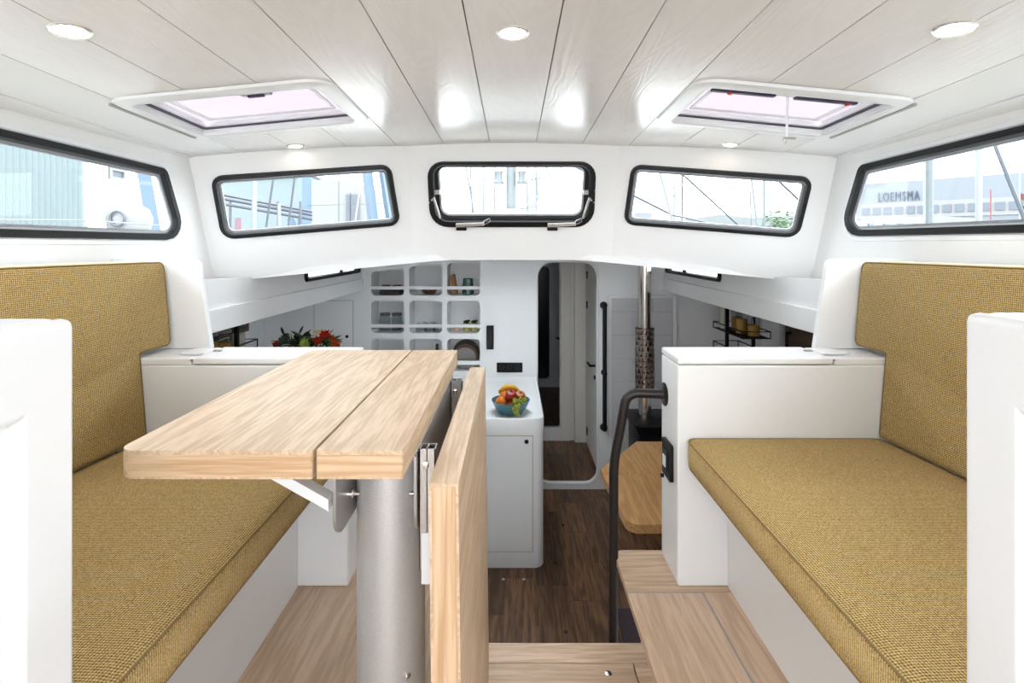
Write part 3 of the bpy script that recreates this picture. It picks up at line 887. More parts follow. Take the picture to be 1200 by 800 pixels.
MB().plate(rounded([(-0.33, 3.02), (0.33, 3.02), (0.33, 3.78), (-0.33, 3.78)], 0.04), [rounded([(-0.28, 3.07), (0.28, 3.07), (0.28, 3.73), (-0.28, 3.73)], 0.04)], lambda u, v, w_: (u, v, -0.026 + w_), 0.03).build('frame', 'white', t)
box('lens', 'glass', -0.29, 0.29, 3.06, 3.74, -0.015, -0.008, t)
# coach sides with portlights, fascia, underdeck, hull sides
for s in (-1, 1):
    side = 'left' if s < 0 else 'right'
    lab = 'galley flowers' if s < 0 else 'stove pipe'
    pl = Plane((s * 1.215, 0, 0), (0, 1, 0), (0, 0, 1), (s, 0, 0))
    q = [(3.08, -0.203), (4.17, -0.200), (4.17, -0.09), (3.08, -0.09)]
    MB().plate([(1.93, -0.26), (YD, -0.26), (YD, -0.05), (2.475, -0.05), (2.475, -0.139), (1.93, -0.121)], [rounded(inset(q, 0.01), 0.03, 5)], pl.at, 0.03).build('wall_coach_' + side, 'galley', kind='structure', label='pale coach roof side with portlight on the side of the ' + lab, cat='wall')
    t = thing('window_%d' % (6 if s < 0 else 7), 'small black portlight high on the side of the ' + lab, 'window', (s * 1.215, 3.62, -0.203), kind='structure')
    ring(pl, q, 0.035, [(0, 0), (0.004, -0.018), (0.022, -0.018), (0.026, 0.0), (0.026, 0.03), (0, 0.03)]).build('frame', 'black', t)
    MB().plate(inset(q, 0.024), [], lambda u, v, w_: pl.at(u, v, w_ + 0.012), 0.005).build('pane', 'glass', t)
    for yy in (3.72,):
        box('frame_bar', 'black', s * 1.203, s * 1.220, yy, yy + 0.03, -0.20, -0.10, t)
    box('trim_fascia_' + side, 'galley', s * 1.20, s * 1.235, 1.92, YD, -0.343, -0.247, bevel=0.003, kind='structure', label='pale fascia board below the portlight on the side of the ' + lab, cat='trim')
    box('ceiling_underdeck_' + side, 'galley', s * 1.22, s * 2.05, 1.92, YD, -0.343, -0.32, kind='structure', label='underside of the side deck on the side of the ' + lab, cat='ceiling')
    box('wall_deckedge_' + side, 'galley', s * 1.235, s * 1.50, 1.925, 2.46, -0.20, -0.140, kind='structure', label='pale ledge under the windscreen corner on the side of the ' + lab, cat='wall')
    box('wall_hull_' + side, 'galley', s * 2.0, s * 2.04, 1.85, YD, LS, -0.32, kind='structure', label='pale hull lining on the side of the ' + lab, cat='wall')
    box('wall_underseat_' + side, 'galley', s * 1.37, s * 2.04, 1.87, 1.90, US - 0.03, -0.32, kind='structure', label='pale panel behind the settee on the side of the ' + lab, cat='wall')

# forward bulkhead with door opening and shelf openings
K = YD / F
def bx(px_): return (px_ - VX) * K
def bz(py_): return (VY - py_) * K
door = rounded([(bx(630), bz(566)), (bx(700), bz(566)), (bx(700), bz(307)), (bx(630), bz(307))], [0.10, 0.10, 0.12, 0.12], 6)
cub = []
cols = ((435, 473.6), (479.6, 518), (524, 562.5))
tops = ((318, 314.4), (312.2, 310), (308, 307.6))
rows = ((0, 346.3), (352.3, 390.5), (397, 435))
for ri, (ra, rb) in enumerate(rows):
    for ci, (ca, cb_) in enumerate(cols):
        ta, tb = (tops[ci] if ri == 0 else (ra, ra))
        cub.append((ri, ci, [(bx(ca), bz(rb)), (bx(cb_), bz(rb)), (bx(cb_), bz(tb)), (bx(ca), bz(ta))]))
hl = [door] + [rounded(q, 0.036, 5) for _, _, q in cub]
fmB = lambda u, v, w_: (u, YD + w_, v)
wb = MB().plate([(-2.04, LS), (2.04, LS), (2.04, -0.02), (-2.04, -0.02)], hl, fmB, 0.03).build('wall_bulkhead', 'galley', kind='structure', label='pale forward bulkhead with rounded door opening', cat='wall')
# raised rim round the door opening
plB = Plane((0, YD, 0), (1, 0, 0), (0, 0, 1), (0, 1, 0))
dq = [(bx(630), bz(566)), (bx(700), bz(566)), (bx(700), bz(307)), (bx(630), bz(307))]
ring(plB, inset(dq, -0.012), [0.11, 0.11, 0.13, 0.13], [(0, 0.0), (0.003, -0.006), (0.012, -0.006), (0.016, 0.0), (0.016, 0.035), (0.0, 0.035)], 6).build('door_rim', 'galley', wb)
# joints of a cupboard door let into the bulkhead (port)
t = thing('cupboard_door', 'flush pale cupboard door with black knob behind the flowers', 'door', (bx(391), YD, bz(440)))
box('panel', 'galley', bx(368.5), bx(413.5), YD - 0.006, YD - 0.0005, bz(440), bz(352.5), t, 0.002)
MB().lathe([(0.012, 0), (0.012, 0.006), (0.0, 0.008)], (bx(407), YD - 0.006, bz(394)), 14, (0, -1, 0)).build('knob', 'black', t)
box('reveal', 'backing', bx(367.7), bx(414.3), YD - 0.002, YD, bz(440), bz(351.8), t)

# shelf unit: compartments and rails
su = thing('shelf_unit', 'built-in rack of nine rounded compartments with rails', 'shelf', (bx(498), YD + 0.1, bz(435)))
CD = 0.24
for ri, ci, q in cub:
    qo = inset(q, -0.004)
    r0 = [(u, v) for u, v in rounded(q, 0.036, 5)]
    r1 = [(u, v) for u, v in rounded(qo, 0.038, 5)]
    m = MB()
    lo = [[(u, YD + 0.029, v) for u, v in r0], [(u, YD + CD, v) for u, v in r0], [(u, YD + CD + 0.008, v) for u, v in r1], [(u, YD + 0.029, v) for u, v in r1]]
    m.loft(lo, closed=True)
    n = len(r0)
    m.Fc.append(tuple(range(n, 2 * n))); m.Fc.append(tuple(range(2 * n, 3 * n))[::-1])
    m.build('compartment', 'cubby', su)
    ry = ((335.4, 339.3), (380, 383.8), (423, 427.5))[ri]
    box('rail', 'galley', q[0][0] - 0.002, q[1][0] + 0.002, YD + 0.004, YD + 0.022, bz(ry[1]), bz(ry[0]), su, 0.002)

# ================================================================ GALLEY CABINET AND WORKTOP
GY = 3.20
def gx(px_): return (px_ - VX) / F * GY
def gz(py_): return (VY - py_) / F * GY
GX0, GX1 = -1.10, 0.187
t = thing('galley_cabinet', 'white galley cabinet with rounded corner below the fruit bowl', 'cabinet', (-0.3, 3.6, LS))
MB().plate(rounded([(GX0, GY + 0.004), (GX1, GY + 0.004), (GX1, YD - 0.008), (GX0, YD - 0.008)], [0.0, 0.06, 0, 0], 6), [], lambda u, v, w_: (u, v, LS + w_), -1.126 - LS).build('body', 'white', t, 0.006)
dr = box('door', 'white', gx(540), gx(624), GY - 0.004, GY + 0.003, gz(646), gz(511), t, 0.003)
box('reveal', 'backing', gx(539), gx(624.8), GY + 0.001, GY + 0.0035, gz(646.8), gz(510.3), t)
MB().lathe([(0.013, 0), (0.013, 0.004), (0.006, 0.006), (0.0, 0.006)], (gx(617), GY - 0.004, gz(517)), 16, (0, -1, 0)).build('knob', 'black', dr)
for px_ in (584, 607, 616):
    MB().lathe([(0.008, 0), (0.008, 0.003), (0, 0.004)], (gx(px_), GY + 0.004, gz(656)), 10, (0, -1, 0)).build('screw_cap', 'white', t)
CT = -1.058
def wtloop(g, z):
    return [(u, v, z) for u, v in rounded(inset([(GX0, GY - 0.004), (GX1 + 0.004, GY - 0.004), (GX1 + 0.004, YD - 0.008), (GX0, YD - 0.008)], g), [0.004, max(0.004, 0.065 - g), 0.004, 0.004], 6)]
MB().loft([wtloop(0.0, -1.123), wtloop(0.0, -1.040), wtloop(0.004, -1.034), wtloop(0.012, -1.033), wtloop(0.020, -1.038), wtloop(0.030, -1.053), wtloop(0.045, CT)]).build('worktop', 'white', label='white moulded worktop with raised rim under the fruit bowl', cat='worktop')
# port run of the galley
t = thing('galley_cabinet', 'pale galley cabinet along the hull under the flowers', 'cabinet', (-1.55, 3.2, LS))
box('body', 'galley', -1.99, -1.11, 2.1, YD - 0.008, LS, -1.126, t, 0.005)
for ya in (2.15, 2.65, 3.15):
    box('door', 'galley', -1.108, -1.102, ya, ya + 0.45, LS + 0.1, -1.16, t, 0.002)
box('worktop', 'white', -1.99, -1.104, 2.09, YD - 0.008, -1.123, -1.06, bevel=0.006, label='white worktop along the hull carrying the vase of flowers', cat='worktop')

# sockets and light bar on the bulkhead
t = thing('socket_strip', 'black triple socket strip on the bulkhead above the worktop', 'socket', (bx(597), YD, bz(436.5)))
box('plate', 'black', bx(582), bx(612.3), YD - 0.010, YD - 0.0005, bz(436), bz(424.6), t, 0.003)
for c in (588, 597, 606.5):
    MB().lathe([(0.024, 0), (0.024, 0.003), (0.018, 0.003), (0.017, -0.002)], (bx(c), YD - 0.010, bz(430.3)), 18, (0, -1, 0)).build('socket', 'rubber', t)
t = thing('light_switch_bar', 'upright black rectangular light switch bar on the bulkhead', 'fixture', (bx(574.5), YD, bz(409)))
box('body', 'black', bx(570.3), bx(578.6), YD - 0.028, YD - 0.0005, bz(408.7), bz(381), t, 0.004)
box('face', 'rubber', bx(571.6), bx(577.3), YD - 0.030, YD - 0.027, bz(406), bz(384), t, 0.001)

# ---- things in the compartments
def cfloor(ri, ci): return cub[ri * 3 + ci][2][0][1] + 0.0005
YC = YD + 0.13
glassy = glassmat('clear_jar_glass', (0.92, 0.94, 0.94))
M['jarglass'] = glassy
M['darkceramic'] = plain('dark_ceramic', (0.035, 0.028, 0.026), 0.35, noise=0.2)
M['brownbowl'] = plain('brown_bowl', (0.16, 0.09, 0.06), 0.4, noise=0.15)
M['green_cup'] = plain('green_cup', (0.07, 0.17, 0.14), 0.35, noise=0.1)
M['terracotta'] = plain('terracotta_board', (0.45, 0.20, 0.09), 0.6, noise=0.15, nscale=20)
M['lime'] = plain('lime_pot', (0.42, 0.42, 0.10), 0.5, noise=0.1)
M['soil'] = plain('dark_herb', (0.03, 0.04, 0.015), 0.9, noise=0.4)
M['peach'] = plain('peach_pot', (0.62, 0.42, 0.28), 0.5, noise=0.1)
M['lid'] = plain('dull_lid', (0.22, 0.20, 0.19), 0.35, 0.7, noise=0.1)
def vessel(name, mat, px_, ri, ci, r0, r1, h, label, wall=0.005, group=None, y=YC, cat=None, build=True):
    x = bx(px_) * y / YD
    z = cfloor(ri, ci)
    prof = [(r0 * 0.9, 0), (r0, 0.004), (r1, h), (r1 - wall, h), (max(r0 - wall, 0.003), 0.010), (0.001, 0.010)]
    return MB().lathe([(a, b + z) for a, b in prof], (x, y, 0), 22).build(name, mat, label=label, cat=cat, group=group)
# top row
tr = thing('serving_tray', 'dark low tray in the top compartment next to the portlight', 'tray', (bx(454), YC, cfloor(0, 0)))
box('base', 'darkceramic', bx(442), bx(467), YC - 0.08, YC + 0.08, cfloor(0, 0), cfloor(0, 0) + 0.045, tr, 0.01)
for i, px_ in enumerate((452.4, 465.2)):
    vessel('bowl', 'brownbowl', px_, 0, 0, 0.022, 0.040, 0.03, 'dark shallow bowl on the low tray', group='bowls on the tray', cat='bowl').location.z += 0.046
vessel('bowl', 'brownbowl', 503, 0, 1, 0.045, 0.085, 0.062, 'brown bowl alone in the top middle compartment', cat='bowl')
cbd = thing('chopping_board', 'reddish wooden chopping board leaning in the top compartment', 'board', (bx(529), YC, cfloor(0, 2)))
def tilt(px0, px1, w_, ya, yb, zb, zt, lean, name, mat, par):
    x0, x1 = bx(px0), bx(px1)
    return MB().hexa([(x0 + lean, ya, zb), (x0 + lean + w_, ya, zb), (x0 + lean + w_, yb, zb), (x0 + lean, yb, zb)],
                     [(x0, ya, zt), (x0 + w_, ya, zt), (x0 + w_, yb, zt), (x0, yb, zt)]).build(name, mat, par, 0.004)
tilt(527.5, 0, 0.018, YC - 0.07, YC + 0.06, cfloor(0, 2), cfloor(0, 2) + 0.165, 0.030, 'board', 'terracotta', cbd)
tilt(524.9, 0, 0.012, YC - 0.06, YC + 0.07, cfloor(0, 2), cfloor(0, 2) + 0.150, 0.030, 'back_board', 'oakdark', cbd)
mg = vessel('cup', 'green_cup', 548.5, 0, 2, 0.048, 0.040, 0.130, 'tall green cup in the top compartment beside the chopping board', cat='cup')
# jars
def jar(px_, label, grp):
    x = bx(px_) * YC / YD; z = cfloor(1, 0)
    t = thing('storage_jar', label, 'jar', (x, YC, z), grp)
    MB().lathe([(0.042, z), (0.045, z + 0.005), (0.045, z + 0.105), (0.036, z + 0.122), (0.036, z + 0.130), (0.032, z + 0.130), (0.032, z + 0.120), (0.041, z + 0.103), (0.041, z + 0.010), (0.001, z + 0.010)], (x, YC, 0), 24).build('glass', 'jarglass', t)
    MB().lathe([(0.040, z + 0.128), (0.041, z + 0.130), (0.041, z + 0.146), (0.037, z + 0.149), (0.0, z + 0.149)], (x, YC, 0), 24).build('lid', 'lid', t)
jar(451.3, 'clear lidded storage jar on the cupboard door side of its compartment', 'storage jars in the rack'); jar(465, 'clear lidded storage jar on the drinking glass side of its compartment', 'storage jars in the rack')
for x, y in ((-0.770, YC - 0.05), (-0.735, YC + 0.02), (-0.7005, YC - 0.05), (-0.666, YC + 0.02), (-0.631, YC - 0.05)):
    z = cfloor(1, 1)
    MB().lathe([(0.024, z), (0.026, z + 0.003), (0.021, z + 0.070), (0.012, z + 0.076), (0.001, z + 0.076), (0.001, z + 0.070), (0.018, z + 0.066), (0.0235, z + 0.003)], (x, y, 0), 18).build('tumbler', 'jarglass', label='clear drinking glass standing upside down in the rack', cat='glass', group='upturned drinking glasses')
for px_, mt, lab, h in ((534.5, 'peach', 'small peach pot in the middle rack row', 0.045), (546.5, 'lime', 'small lime pot of dark herbs beside the peach pot', 0.062), (555.5, 'lime', 'small lime pot of herbs against the compartment end', 0.062)):
    x = bx(px_) * YC / YD; z = cfloor(1, 2)
    t = thing('herb_pot', lab, 'pot', (x, YC, z))
    MB().lathe([(0.022, z), (0.030, z + h), (0.026, z + h), (0.019, z + 0.008), (0.001, z + 0.008)], (x, YC, 0), 18).build('pot', mt, t)
    if mt == 'lime':
        m = MB()
        for k in range(9):
            a = k * 2.4; rr = 0.006 + 0.016 * (k / 9)
            m.blob((x + rr * math.cos(a), YC + rr * math.sin(a), z + h + 0.008 + 0.006 * (k % 3)), 0.011, seg=6, rings=4)
        m.build('herbs', 'soil', t)
    else:
        MB().lathe([(0.0255, z + h - 0.008), (0.001, z + h - 0.006)], (x, YC, 0), 16).build('filling', 'soil', t)
# round tray and plates in the bottom row
z = cfloor(2, 2)
for k, (r, mt, lab) in enumerate(((0.112, 'darkceramic', 'large dark round tray standing upright in the lowest compartment'), (0.098, 'brownbowl', 'brown plate standing in front of the dark round tray'), (0.088, 'lid', 'dull metal plate standing in front of the brown plate'))):
    MB().lathe([(r, 0.0), (r, 0.006), (r * 0.8, 0.014), (0.001, 0.014), (0.001, 0.008), (r * 0.78, 0.008)], (bx(544), YD + 0.19 - k * 0.05, z + r), 32, (0, 1, 0.0)).build('plate', mt, label=lab, cat='plate')
MB().lathe([(0.02, cfloor(2, 1)), (0.024, cfloor(2, 1) + 0.004), (0.024, cfloor(2, 1) + 0.13), (0.012, cfloor(2, 1) + 0.16), (0.012, cfloor(2, 1) + 0.20), (0.0, cfloor(2, 1) + 0.20)], (bx(510), YC - 0.02, 0), 16).build('bottle', 'darkceramic', label='dark bottle in the lowest middle compartment', cat='bottle')

# ---- fruit bowl
BX_, BY_ = P(598.5, 478, 3.36)[0], 3.40
M['teal'] = plain('teal_glaze', (0.055, 0.155, 0.195), 0.3, noise=0.12, nscale=25)
M['tealin'] = M['teal']
MB().lathe([(0.060, CT + 0.0005), (0.078, CT + 0.002), (0.098, CT + 0.030), (0.121, CT + 0.078), (0.124, CT + 0.083), (0.119, CT + 0.083), (0.094, CT + 0.034), (0.07, CT + 0.010), (0.001, CT + 0.010)], (BX_, BY_, 0), 36).build('fruit_bowl', 'teal', label='teal ceramic bowl of fruit on the white worktop', cat='bowl')
M['orange'] = plain('orange_peel', (0.62, 0.155, 0.006), 0.45, noise=0.08, nscale=60, bump=0.3)
M['banana'] = plain('banana_skin', (0.62, 0.33, 0.02), 0.5, noise=0.12, nscale=30)
M['apple'] = plain('apple_skin', (0.32, 0.022, 0.014), 0.3, noise=0.55, nscale=22)
M['apple2'] = plain('apple_skin_yellow', (0.45, 0.13, 0.025), 0.3, noise=0.5, nscale=25)
M['grape'] = plain('grape_skin', (0.22, 0.255, 0.022), 0.25, noise=0.12, nscale=20)
M['stem'] = plain('dry_stem', (0.10, 0.06, 0.03), 0.8, noise=0.2)
for i, (dx, dy, dz, lab) in enumerate(((-0.062, -0.045, 0.080, 'orange resting on the front rim side of the bowl'), (-0.038, 0.022, 0.097, 'orange lying topmost against the bananas'), (0.004, -0.050, 0.047, 'orange half hidden low under the apple'))):
    c = (BX_ + dx, BY_ + dy, CT + dz)
    t = thing('orange', lab, 'orange', (c[0], c[1], c[2] - 0.036))
    MB().blob(c, 0.036, (1, 1, 0.96), 18, 12).build('peel', 'orange', t)
    MB().lathe([(0.003, 0.0335), (0.002, 0.036), (0, 0.036)], c, 8, (0.3, -0.5, 0.8)).build('stem', 'stem', t)
for i, (dx, dy, dz, mt, lab) in enumerate(((0.000, -0.045, 0.121, 'apple', 'dark red apple in the middle of the bowl'), (0.058, -0.003, 0.100, 'apple2', 'red and yellow apple beside the dark red one'))):
    c = (BX_ + dx, BY_ + dy, CT + dz)
    t = thing('apple', lab, 'apple', (c[0], c[1], c[2] - 0.036))
    MB().lathe([(0.004, -0.029), (0.016, -0.034), (0.030, -0.024), (0.038, 0.0), (0.036, 0.016), (0.026, 0.030), (0.012, 0.033), (0.003, 0.026)], c, 20, (0.1, -0.45, 0.9)).build('skin', mt, t)
    MB().tube([(c[0] + 0.003, c[1] - 0.011, c[2] + 0.024), (c[0] + 0.006, c[1] - 0.016, c[2] + 0.040)], 0.0016, 6).build('stem', 'stem', t)
for k, (dy, dz, lab) in enumerate(((0.062, 0.131, 'banana lying behind the apples on top of the fruit'), (0.096, 0.105, 'second banana tucked behind the front banana'))):
    pts = []; rad = []
    for i in range(11):
        a = i / 10
        pts.append((BX_ - 0.078 + 0.135 * a, BY_ + dy - 0.012 * math.sin(a * 3.14), CT + dz + 0.030 * math.sin(a * math.pi) - 0.012 + (0.004 if k else 0)))
        rad.append(0.018 * min(1, 0.25 + 2.6 * min(a, 1 - a) + 0.1))
    t = thing('banana', lab, 'banana', pts[0])
    MB().tube(pts, [min(0.018, r) for r in rad], 12).build('skin', 'banana', t)
    MB().tube([pts[-1], (pts[-1][0] + 0.016, pts[-1][1], pts[-1][2] - 0.008)], [0.006, 0.004], 8).build('tip', 'stem', t)
def bowl_r(h, prof):
    for (r0, h0), (r1, h1) in zip(prof, prof[1:]):
        if h0 <= h <= h1: return r0 + (r1 - r0) * (h - h0) / (h1 - h0)
    return prof[0][0] if h < prof[0][1] else prof[-1][0]
OUTP = [(0.078, 0.002), (0.098, 0.030), (0.121, 0.078), (0.124, 0.083)]
INP = [(0.07, 0.010), (0.094, 0.034), (0.119, 0.083)]
def settle(p, outside):
    """keep a grape clear of the bowl wall: lying on the rim, hanging outside it, or resting inside it"""
    dx, dy, h = p[0] - BX_, p[1] - BY_, p[2] - CT
    r = math.hypot(dx, dy); q = r
    if outside and h < 0.083: q = max(r, bowl_r(h, OUTP) + 0.0145)
    elif outside and h < 0.0975 and r > 0.100: h = 0.0975
    elif not outside and h < 0.10: q = min(r, bowl_r(max(h - 0.006, 0.012), INP) - 0.015)
    return (BX_ + dx * q / r, BY_ + dy * q / r, CT + h)
def grapes(cx, cy, cz, n, drop, wd, label, outside=True):
    t = thing('grape_bunch', label, 'grapes', (cx, cy, cz - drop))
    g0 = None; rr = random.Random(int(n))
    for i in range(n):
        a = i / n
        r = wd * (1 - a * 0.75)
        th = i * 2.4
        p = (cx + r * math.cos(th) * (0.3 + 0.7 * rr.random()), cy - 0.012 * a * 2 - abs(r * 0.5 * math.sin(th)), cz - drop * a)
        p = settle(p, outside)
        if g0 is None:
            g0 = MB().blob(p, 0.0128, (1, 1, 1.1), 10, 7).build('grape', 'grape', t)
        else:
            inst(g0, (p[0], p[1], p[2] - 0.0128 * 1.1 * math.cos(math.pi / 7)), t)
    MB().tube([(cx, cy, cz), (cx + 0.004, cy + 0.006, cz + 0.016)], 0.002, 6).build('stem', 'stem', t)
grapes(BX_ + 0.036, BY_ - 0.098, CT + 0.112, 30, 0.088, 0.036, 'bunch of green grapes hanging over the front rim of the bowl')
grapes(BX_ + 0.080, BY_ - 0.056, CT + 0.098, 10, 0.024, 0.018, 'small bunch of green grapes lying beside the apples', False)

# ---- flowers on the port worktop
VXp, VYp = P(360, 400, 3.0)[0], 3.0
t = thing('flower_vase', 'dark vase of red and orange flowers on the worktop', 'flowers', (VXp, VYp, -1.06))
MB().lathe([(0.05, -1.0595), (0.075, -1.02), (0.085, -0.92), (0.06, -0.80), (0.066, -0.775), (0.060, -0.775), (0.055, -0.80), (0.001, -0.82)], (VXp, VYp, 0), 28).build('vase', 'darkceramic', t)
M['leafg'] = plain('dark_leaf', (0.025, 0.065, 0.015), 0.5, noise=0.4, nscale=20)
M['leafb'] = plain('very_dark_leaf', (0.010, 0.012, 0.010), 0.5, noise=0.4, nscale=20)
M['lgreen'] = plain('lime_bloom', (0.42, 0.52, 0.10), 0.6, noise=0.2, nscale=60)
M['redf'] = plain('red_petal', (0.52, 0.022, 0.008), 0.5, noise=0.3, nscale=50)
M['orangef'] = plain('orange_petal', (0.62, 0.075, 0.010), 0.5, noise=0.3, nscale=50)
M['creamf'] = plain('cream_petal', (0.74, 0.66, 0.48), 0.5, noise=0.2, nscale=50)
rb = random.Random(11)
def leaf(c, ln, wd, az, el, mat, par):
    d = Vector((math.cos(az) * math.cos(el), math.sin(az) * math.cos(el), math.sin(el)))
    s_ = Vector((-math.sin(az), math.cos(az), 0)); n_ = d.cross(s_)
    c = Vector(c); vs = []; fs = []
    st = 5
    for i in range(st + 1):
        a = i / st; w_ = wd * math.sin(math.pi * min(0.97, a * 0.9 + 0.07)); cv = n_ * (-0.25 * ln * a * a)
        vs += [c + d * ln * a + s_ * w_ + cv, c + d * ln * a + cv - n_ * (0.15 * w_), c + d * ln * a - s_ * w_ + cv]
    for i in range(st):
        for k in range(2):
            p = i * 3 + k
            fs.append((p, p + 1, p + 4, p + 3))
    m = MB(); m.add(vs, fs)
    o = m.build('leaf', mat, par, ang=80)
    so = o.modifiers.new('thickness', 'SOLIDIFY'); so.thickness = 0.0012
def bloom(px_, py_, dep, r, mat, par, petals=9):
    c = Vector(P(px_, py_, dep))
    m = MB()
    for ringi, (k, rr, tl) in enumerate(((petals, 1.25, 0.25), (petals - 1, 1.0, 0.7), (6, 0.7, 1.1))):
        for i in range(k):
            a = 2 * math.pi * (i + 0.25 * rb.random()) / k + ringi * 0.35
            L_ = r * rr * (0.8 + 0.4 * rb.random())
            d = Vector((math.cos(a) * math.cos(tl), -0.8 * math.sin(tl), math.sin(a) * math.cos(tl) + 0.45 * math.sin(tl))).normalized()
            sd = d.cross(Vector((0.2, -0.9, 0.4))).normalized(); up = sd.cross(d)
            w_ = r * 0.42
            vs = [c, c + d * L_ * 0.5 + sd * w_ + up * w_ * 0.3, c + d * L_ - up * w_ * 0.25, c + d * L_ * 0.5 - sd * w_ + up * w_ * 0.3, c + d * L_ * 0.55 - up * w_ * 0.25]
            m.add(vs, [(0, 1, 4), (1, 2, 4), (2, 3, 4), (3, 0, 4)])
    f = m.build('flower', mat, par, smooth=False)
    MB().tube([c, (c.x * 0.6 + VXp * 0.4, (c.y + VYp) / 2, -0.68), (VXp, VYp, -0.80)], 0.003, 6).build('stem', 'leafg', f)
for px_, py_, dep, r, mt in ((325, 404, 2.98, 0.024, 'redf'), (381, 393, 2.98, 0.030, 'redf'), (393, 404, 2.95, 0.028, 'orangef'), (372, 399, 2.93, 0.022, 'redf'), (371, 390, 3.0, 0.018, 'creamf'), (378, 389, 3.03, 0.018, 'creamf'), (388, 396, 3.0, 0.020, 'orangef'), (357, 402, 2.92, 0.028, 'lgreen'), (341, 393, 3.05, 0.012, 'creamf'), (345, 412, 2.9, 0.03, 'redf'), (378, 414, 2.88, 0.03, 'orangef')):
    bloom(px_, py_, dep, r, mt, t)
for k in range(80):
    px_ = 333 + rb.random() * 62; py_ = 397 + rb.random() * 14
    leaf(P(px_, py_, 2.95 + rb.random() * 0.12), 0.06 + rb.random() * 0.03, 0.020 + rb.random() * 0.010, rb.random() * 6.28, 0.1 + rb.random() * 0.8, 'leafg', t)
for k in range(16):
    leaf(P(347 + rb.random() * 14, 393 + rb.random() * 8, 3.0 + rb.random() * 0.06), 0.055, 0.022, rb.random() * 6.28, 0.2 + rb.random() * 0.9, 'leafb', t)
for px_, py_, az in ((336, 398, 2.6), (332, 392, 2.4), (384, 395, 0.6), (351, 391, 1.2)):
    leaf(P(px_, py_, 3.0), 0.05, 0.008, az, 1.2, 'leafb', t)

# ---- hanging racks with jars
M['pasta'] = plain('golden_pasta', (0.58, 0.32, 0.07), 0.6, noise=0.4, nscale=90)
M['flour'] = plain('pale_flour', (0.66, 0.58, 0.48), 0.8, noise=0.1, nscale=60)
M['spice'] = plain('ochre_spice', (0.50, 0.29, 0.08), 0.8, noise=0.3, nscale=80)
def rack(x0, x1, y0, y1, trays, ztop, label):
    t = thing('wire_rack', label, 'rack', ((x0 + x1) / 2, (y0 + y1) / 2, min(trays)))
    s = 1 if x0 > 0 else -1
    for zt in trays:
        tr = box('tray', 'black', x0, x1, y0, y1, zt, zt + 0.004, t)
        MB().tube([(x0, y0, zt + 0.047), (x1, y0, zt + 0.047), (x1, y1, zt + 0.047), (x0, y1, zt + 0.047)], 0.0045, 6, True).build('rail', 'black', tr)
        for a, b in ((x0, y0), (x1, y0), (x1, y1), (x0, y1)):
            MB().tube([(a, b, zt), (a, b, zt + 0.047)], 0.0035, 6).build('rail_post', 'black', tr)
    for xx in (x0, x1):
        ym = (y0 + y1) / 2
        box('post', 'black', xx - 0.010, xx + 0.010, ym - 0.010, ym + 0.010, min(trays) - 0.05, ztop, t)
    return t
def ejar(x, y, z, r, h, fill, fh, label, lid=True, group=None):
    t = thing('glass_jar', label, 'jar', (x, y, z), group)
    MB().lathe([(r * 0.95, z), (r, z + 0.004), (r, z + h * 0.82), (r * 0.86, z + h * 0.9), (r * 0.82, z + h * 0.9), (r * 0.93, z + h * 0.8), (r * 0.93, z + 0.006), (0.001, z + 0.006)], (x, y, 0), 20).build('glass', 'jarglass', t)
    MB().lathe([(r * 0.90, z + 0.0065), (r * 0.91, z + h * fh), (r * 0.5, z + h * fh + 0.006), (0.001, z + h * fh + 0.004)], (x, y, 0), 18).build('contents', fill, t)
    if lid: MB().lathe([(r * 0.86, z + h * 0.895), (r * 0.9, z + h * 0.9), (r * 0.9, z + h), (r * 0.8, z + h + 0.004), (0.001, z + h + 0.004)], (x, y, 0), 20).build('lid', 'lid', t)
rack(1.505, 1.69, 3.47, 3.97, (-0.600, -0.745), -0.343, 'black wire rack hanging under the side deck near the stove')
zt = -0.5955
for x, y, r, h, f, fh, lab in ((1.55, 3.88, 0.037, 0.23, 'flour', 0.8, 'tall jar of pale flour at the stove end of the hanging rack'),
                               (1.60, 3.78, 0.040, 0.18, 'spice', 0.55, 'jar of ochre grain next to the tall flour jar'),
                               (1.58, 3.655, 0.040, 0.17, 'pasta', 0.6, 'jar of golden pasta between the rack posts'),
                               (1.61, 3.54, 0.042, 0.15, 'pasta', 0.5, 'wide jar of golden pasta at the open end of the hanging rack')):
    ejar(x, y, zt, r, h, f, fh, lab)
rack(-1.73, -1.545, 2.72, 3.20, (-0.600,), -0.343, 'black wire rack hanging under the side deck near the flowers')
for x, y, r, h, f, fh, lab in ((-1.62, 3.11, 0.045, 0.17, 'flour', 0.5, 'jar of pale flour in the rack near the flowers'),
                               (-1.63, 2.98, 0.046, 0.13, 'spice', 0.5, 'low jar of ochre spice in the rack near the flowers'),
                               (-1.64, 2.86, 0.046, 0.13, 'pasta', 0.6, 'low jar of golden pasta in the rack near the flowers')):
    ejar(x, y, zt, r, h, f, fh, lab)
# dark shelf behind the port rack, brown locker front and post to starboard
M['brownp'] = wood('brown_locker_wood', (0.13, 0.075, 0.045), (0.07, 0.04, 0.025), 'Y', 8, 0.5)
box('wall_locker', 'brownp', -1.99, -1.97, 2.5, 3.95, -0.62, -0.35, label='brown wooden back panel behind the hanging jars near the flowers', cat='panel')
t = thing('wall_locker', 'brown wooden locker front on the hull lining near the hanging rack', 'panel', (1.97, 3.2, -1.1))
box('panel', 'brownp', 1.955, 1.985, 2.5, 3.80, -1.1, -0.36, t)
MB().tube([(1.954, 3.72, -0.60), (1.925, 3.72, -0.60), (1.925, 3.72, -0.80)], 0.012, 8).build('handle', 'black', t)
box('trim_post', 'white', 1.93, 1.995, 3.83, 3.93, LS, -0.345, kind='structure', label='white upright post beside the brown locker front', cat='trim', bevel=0.004)

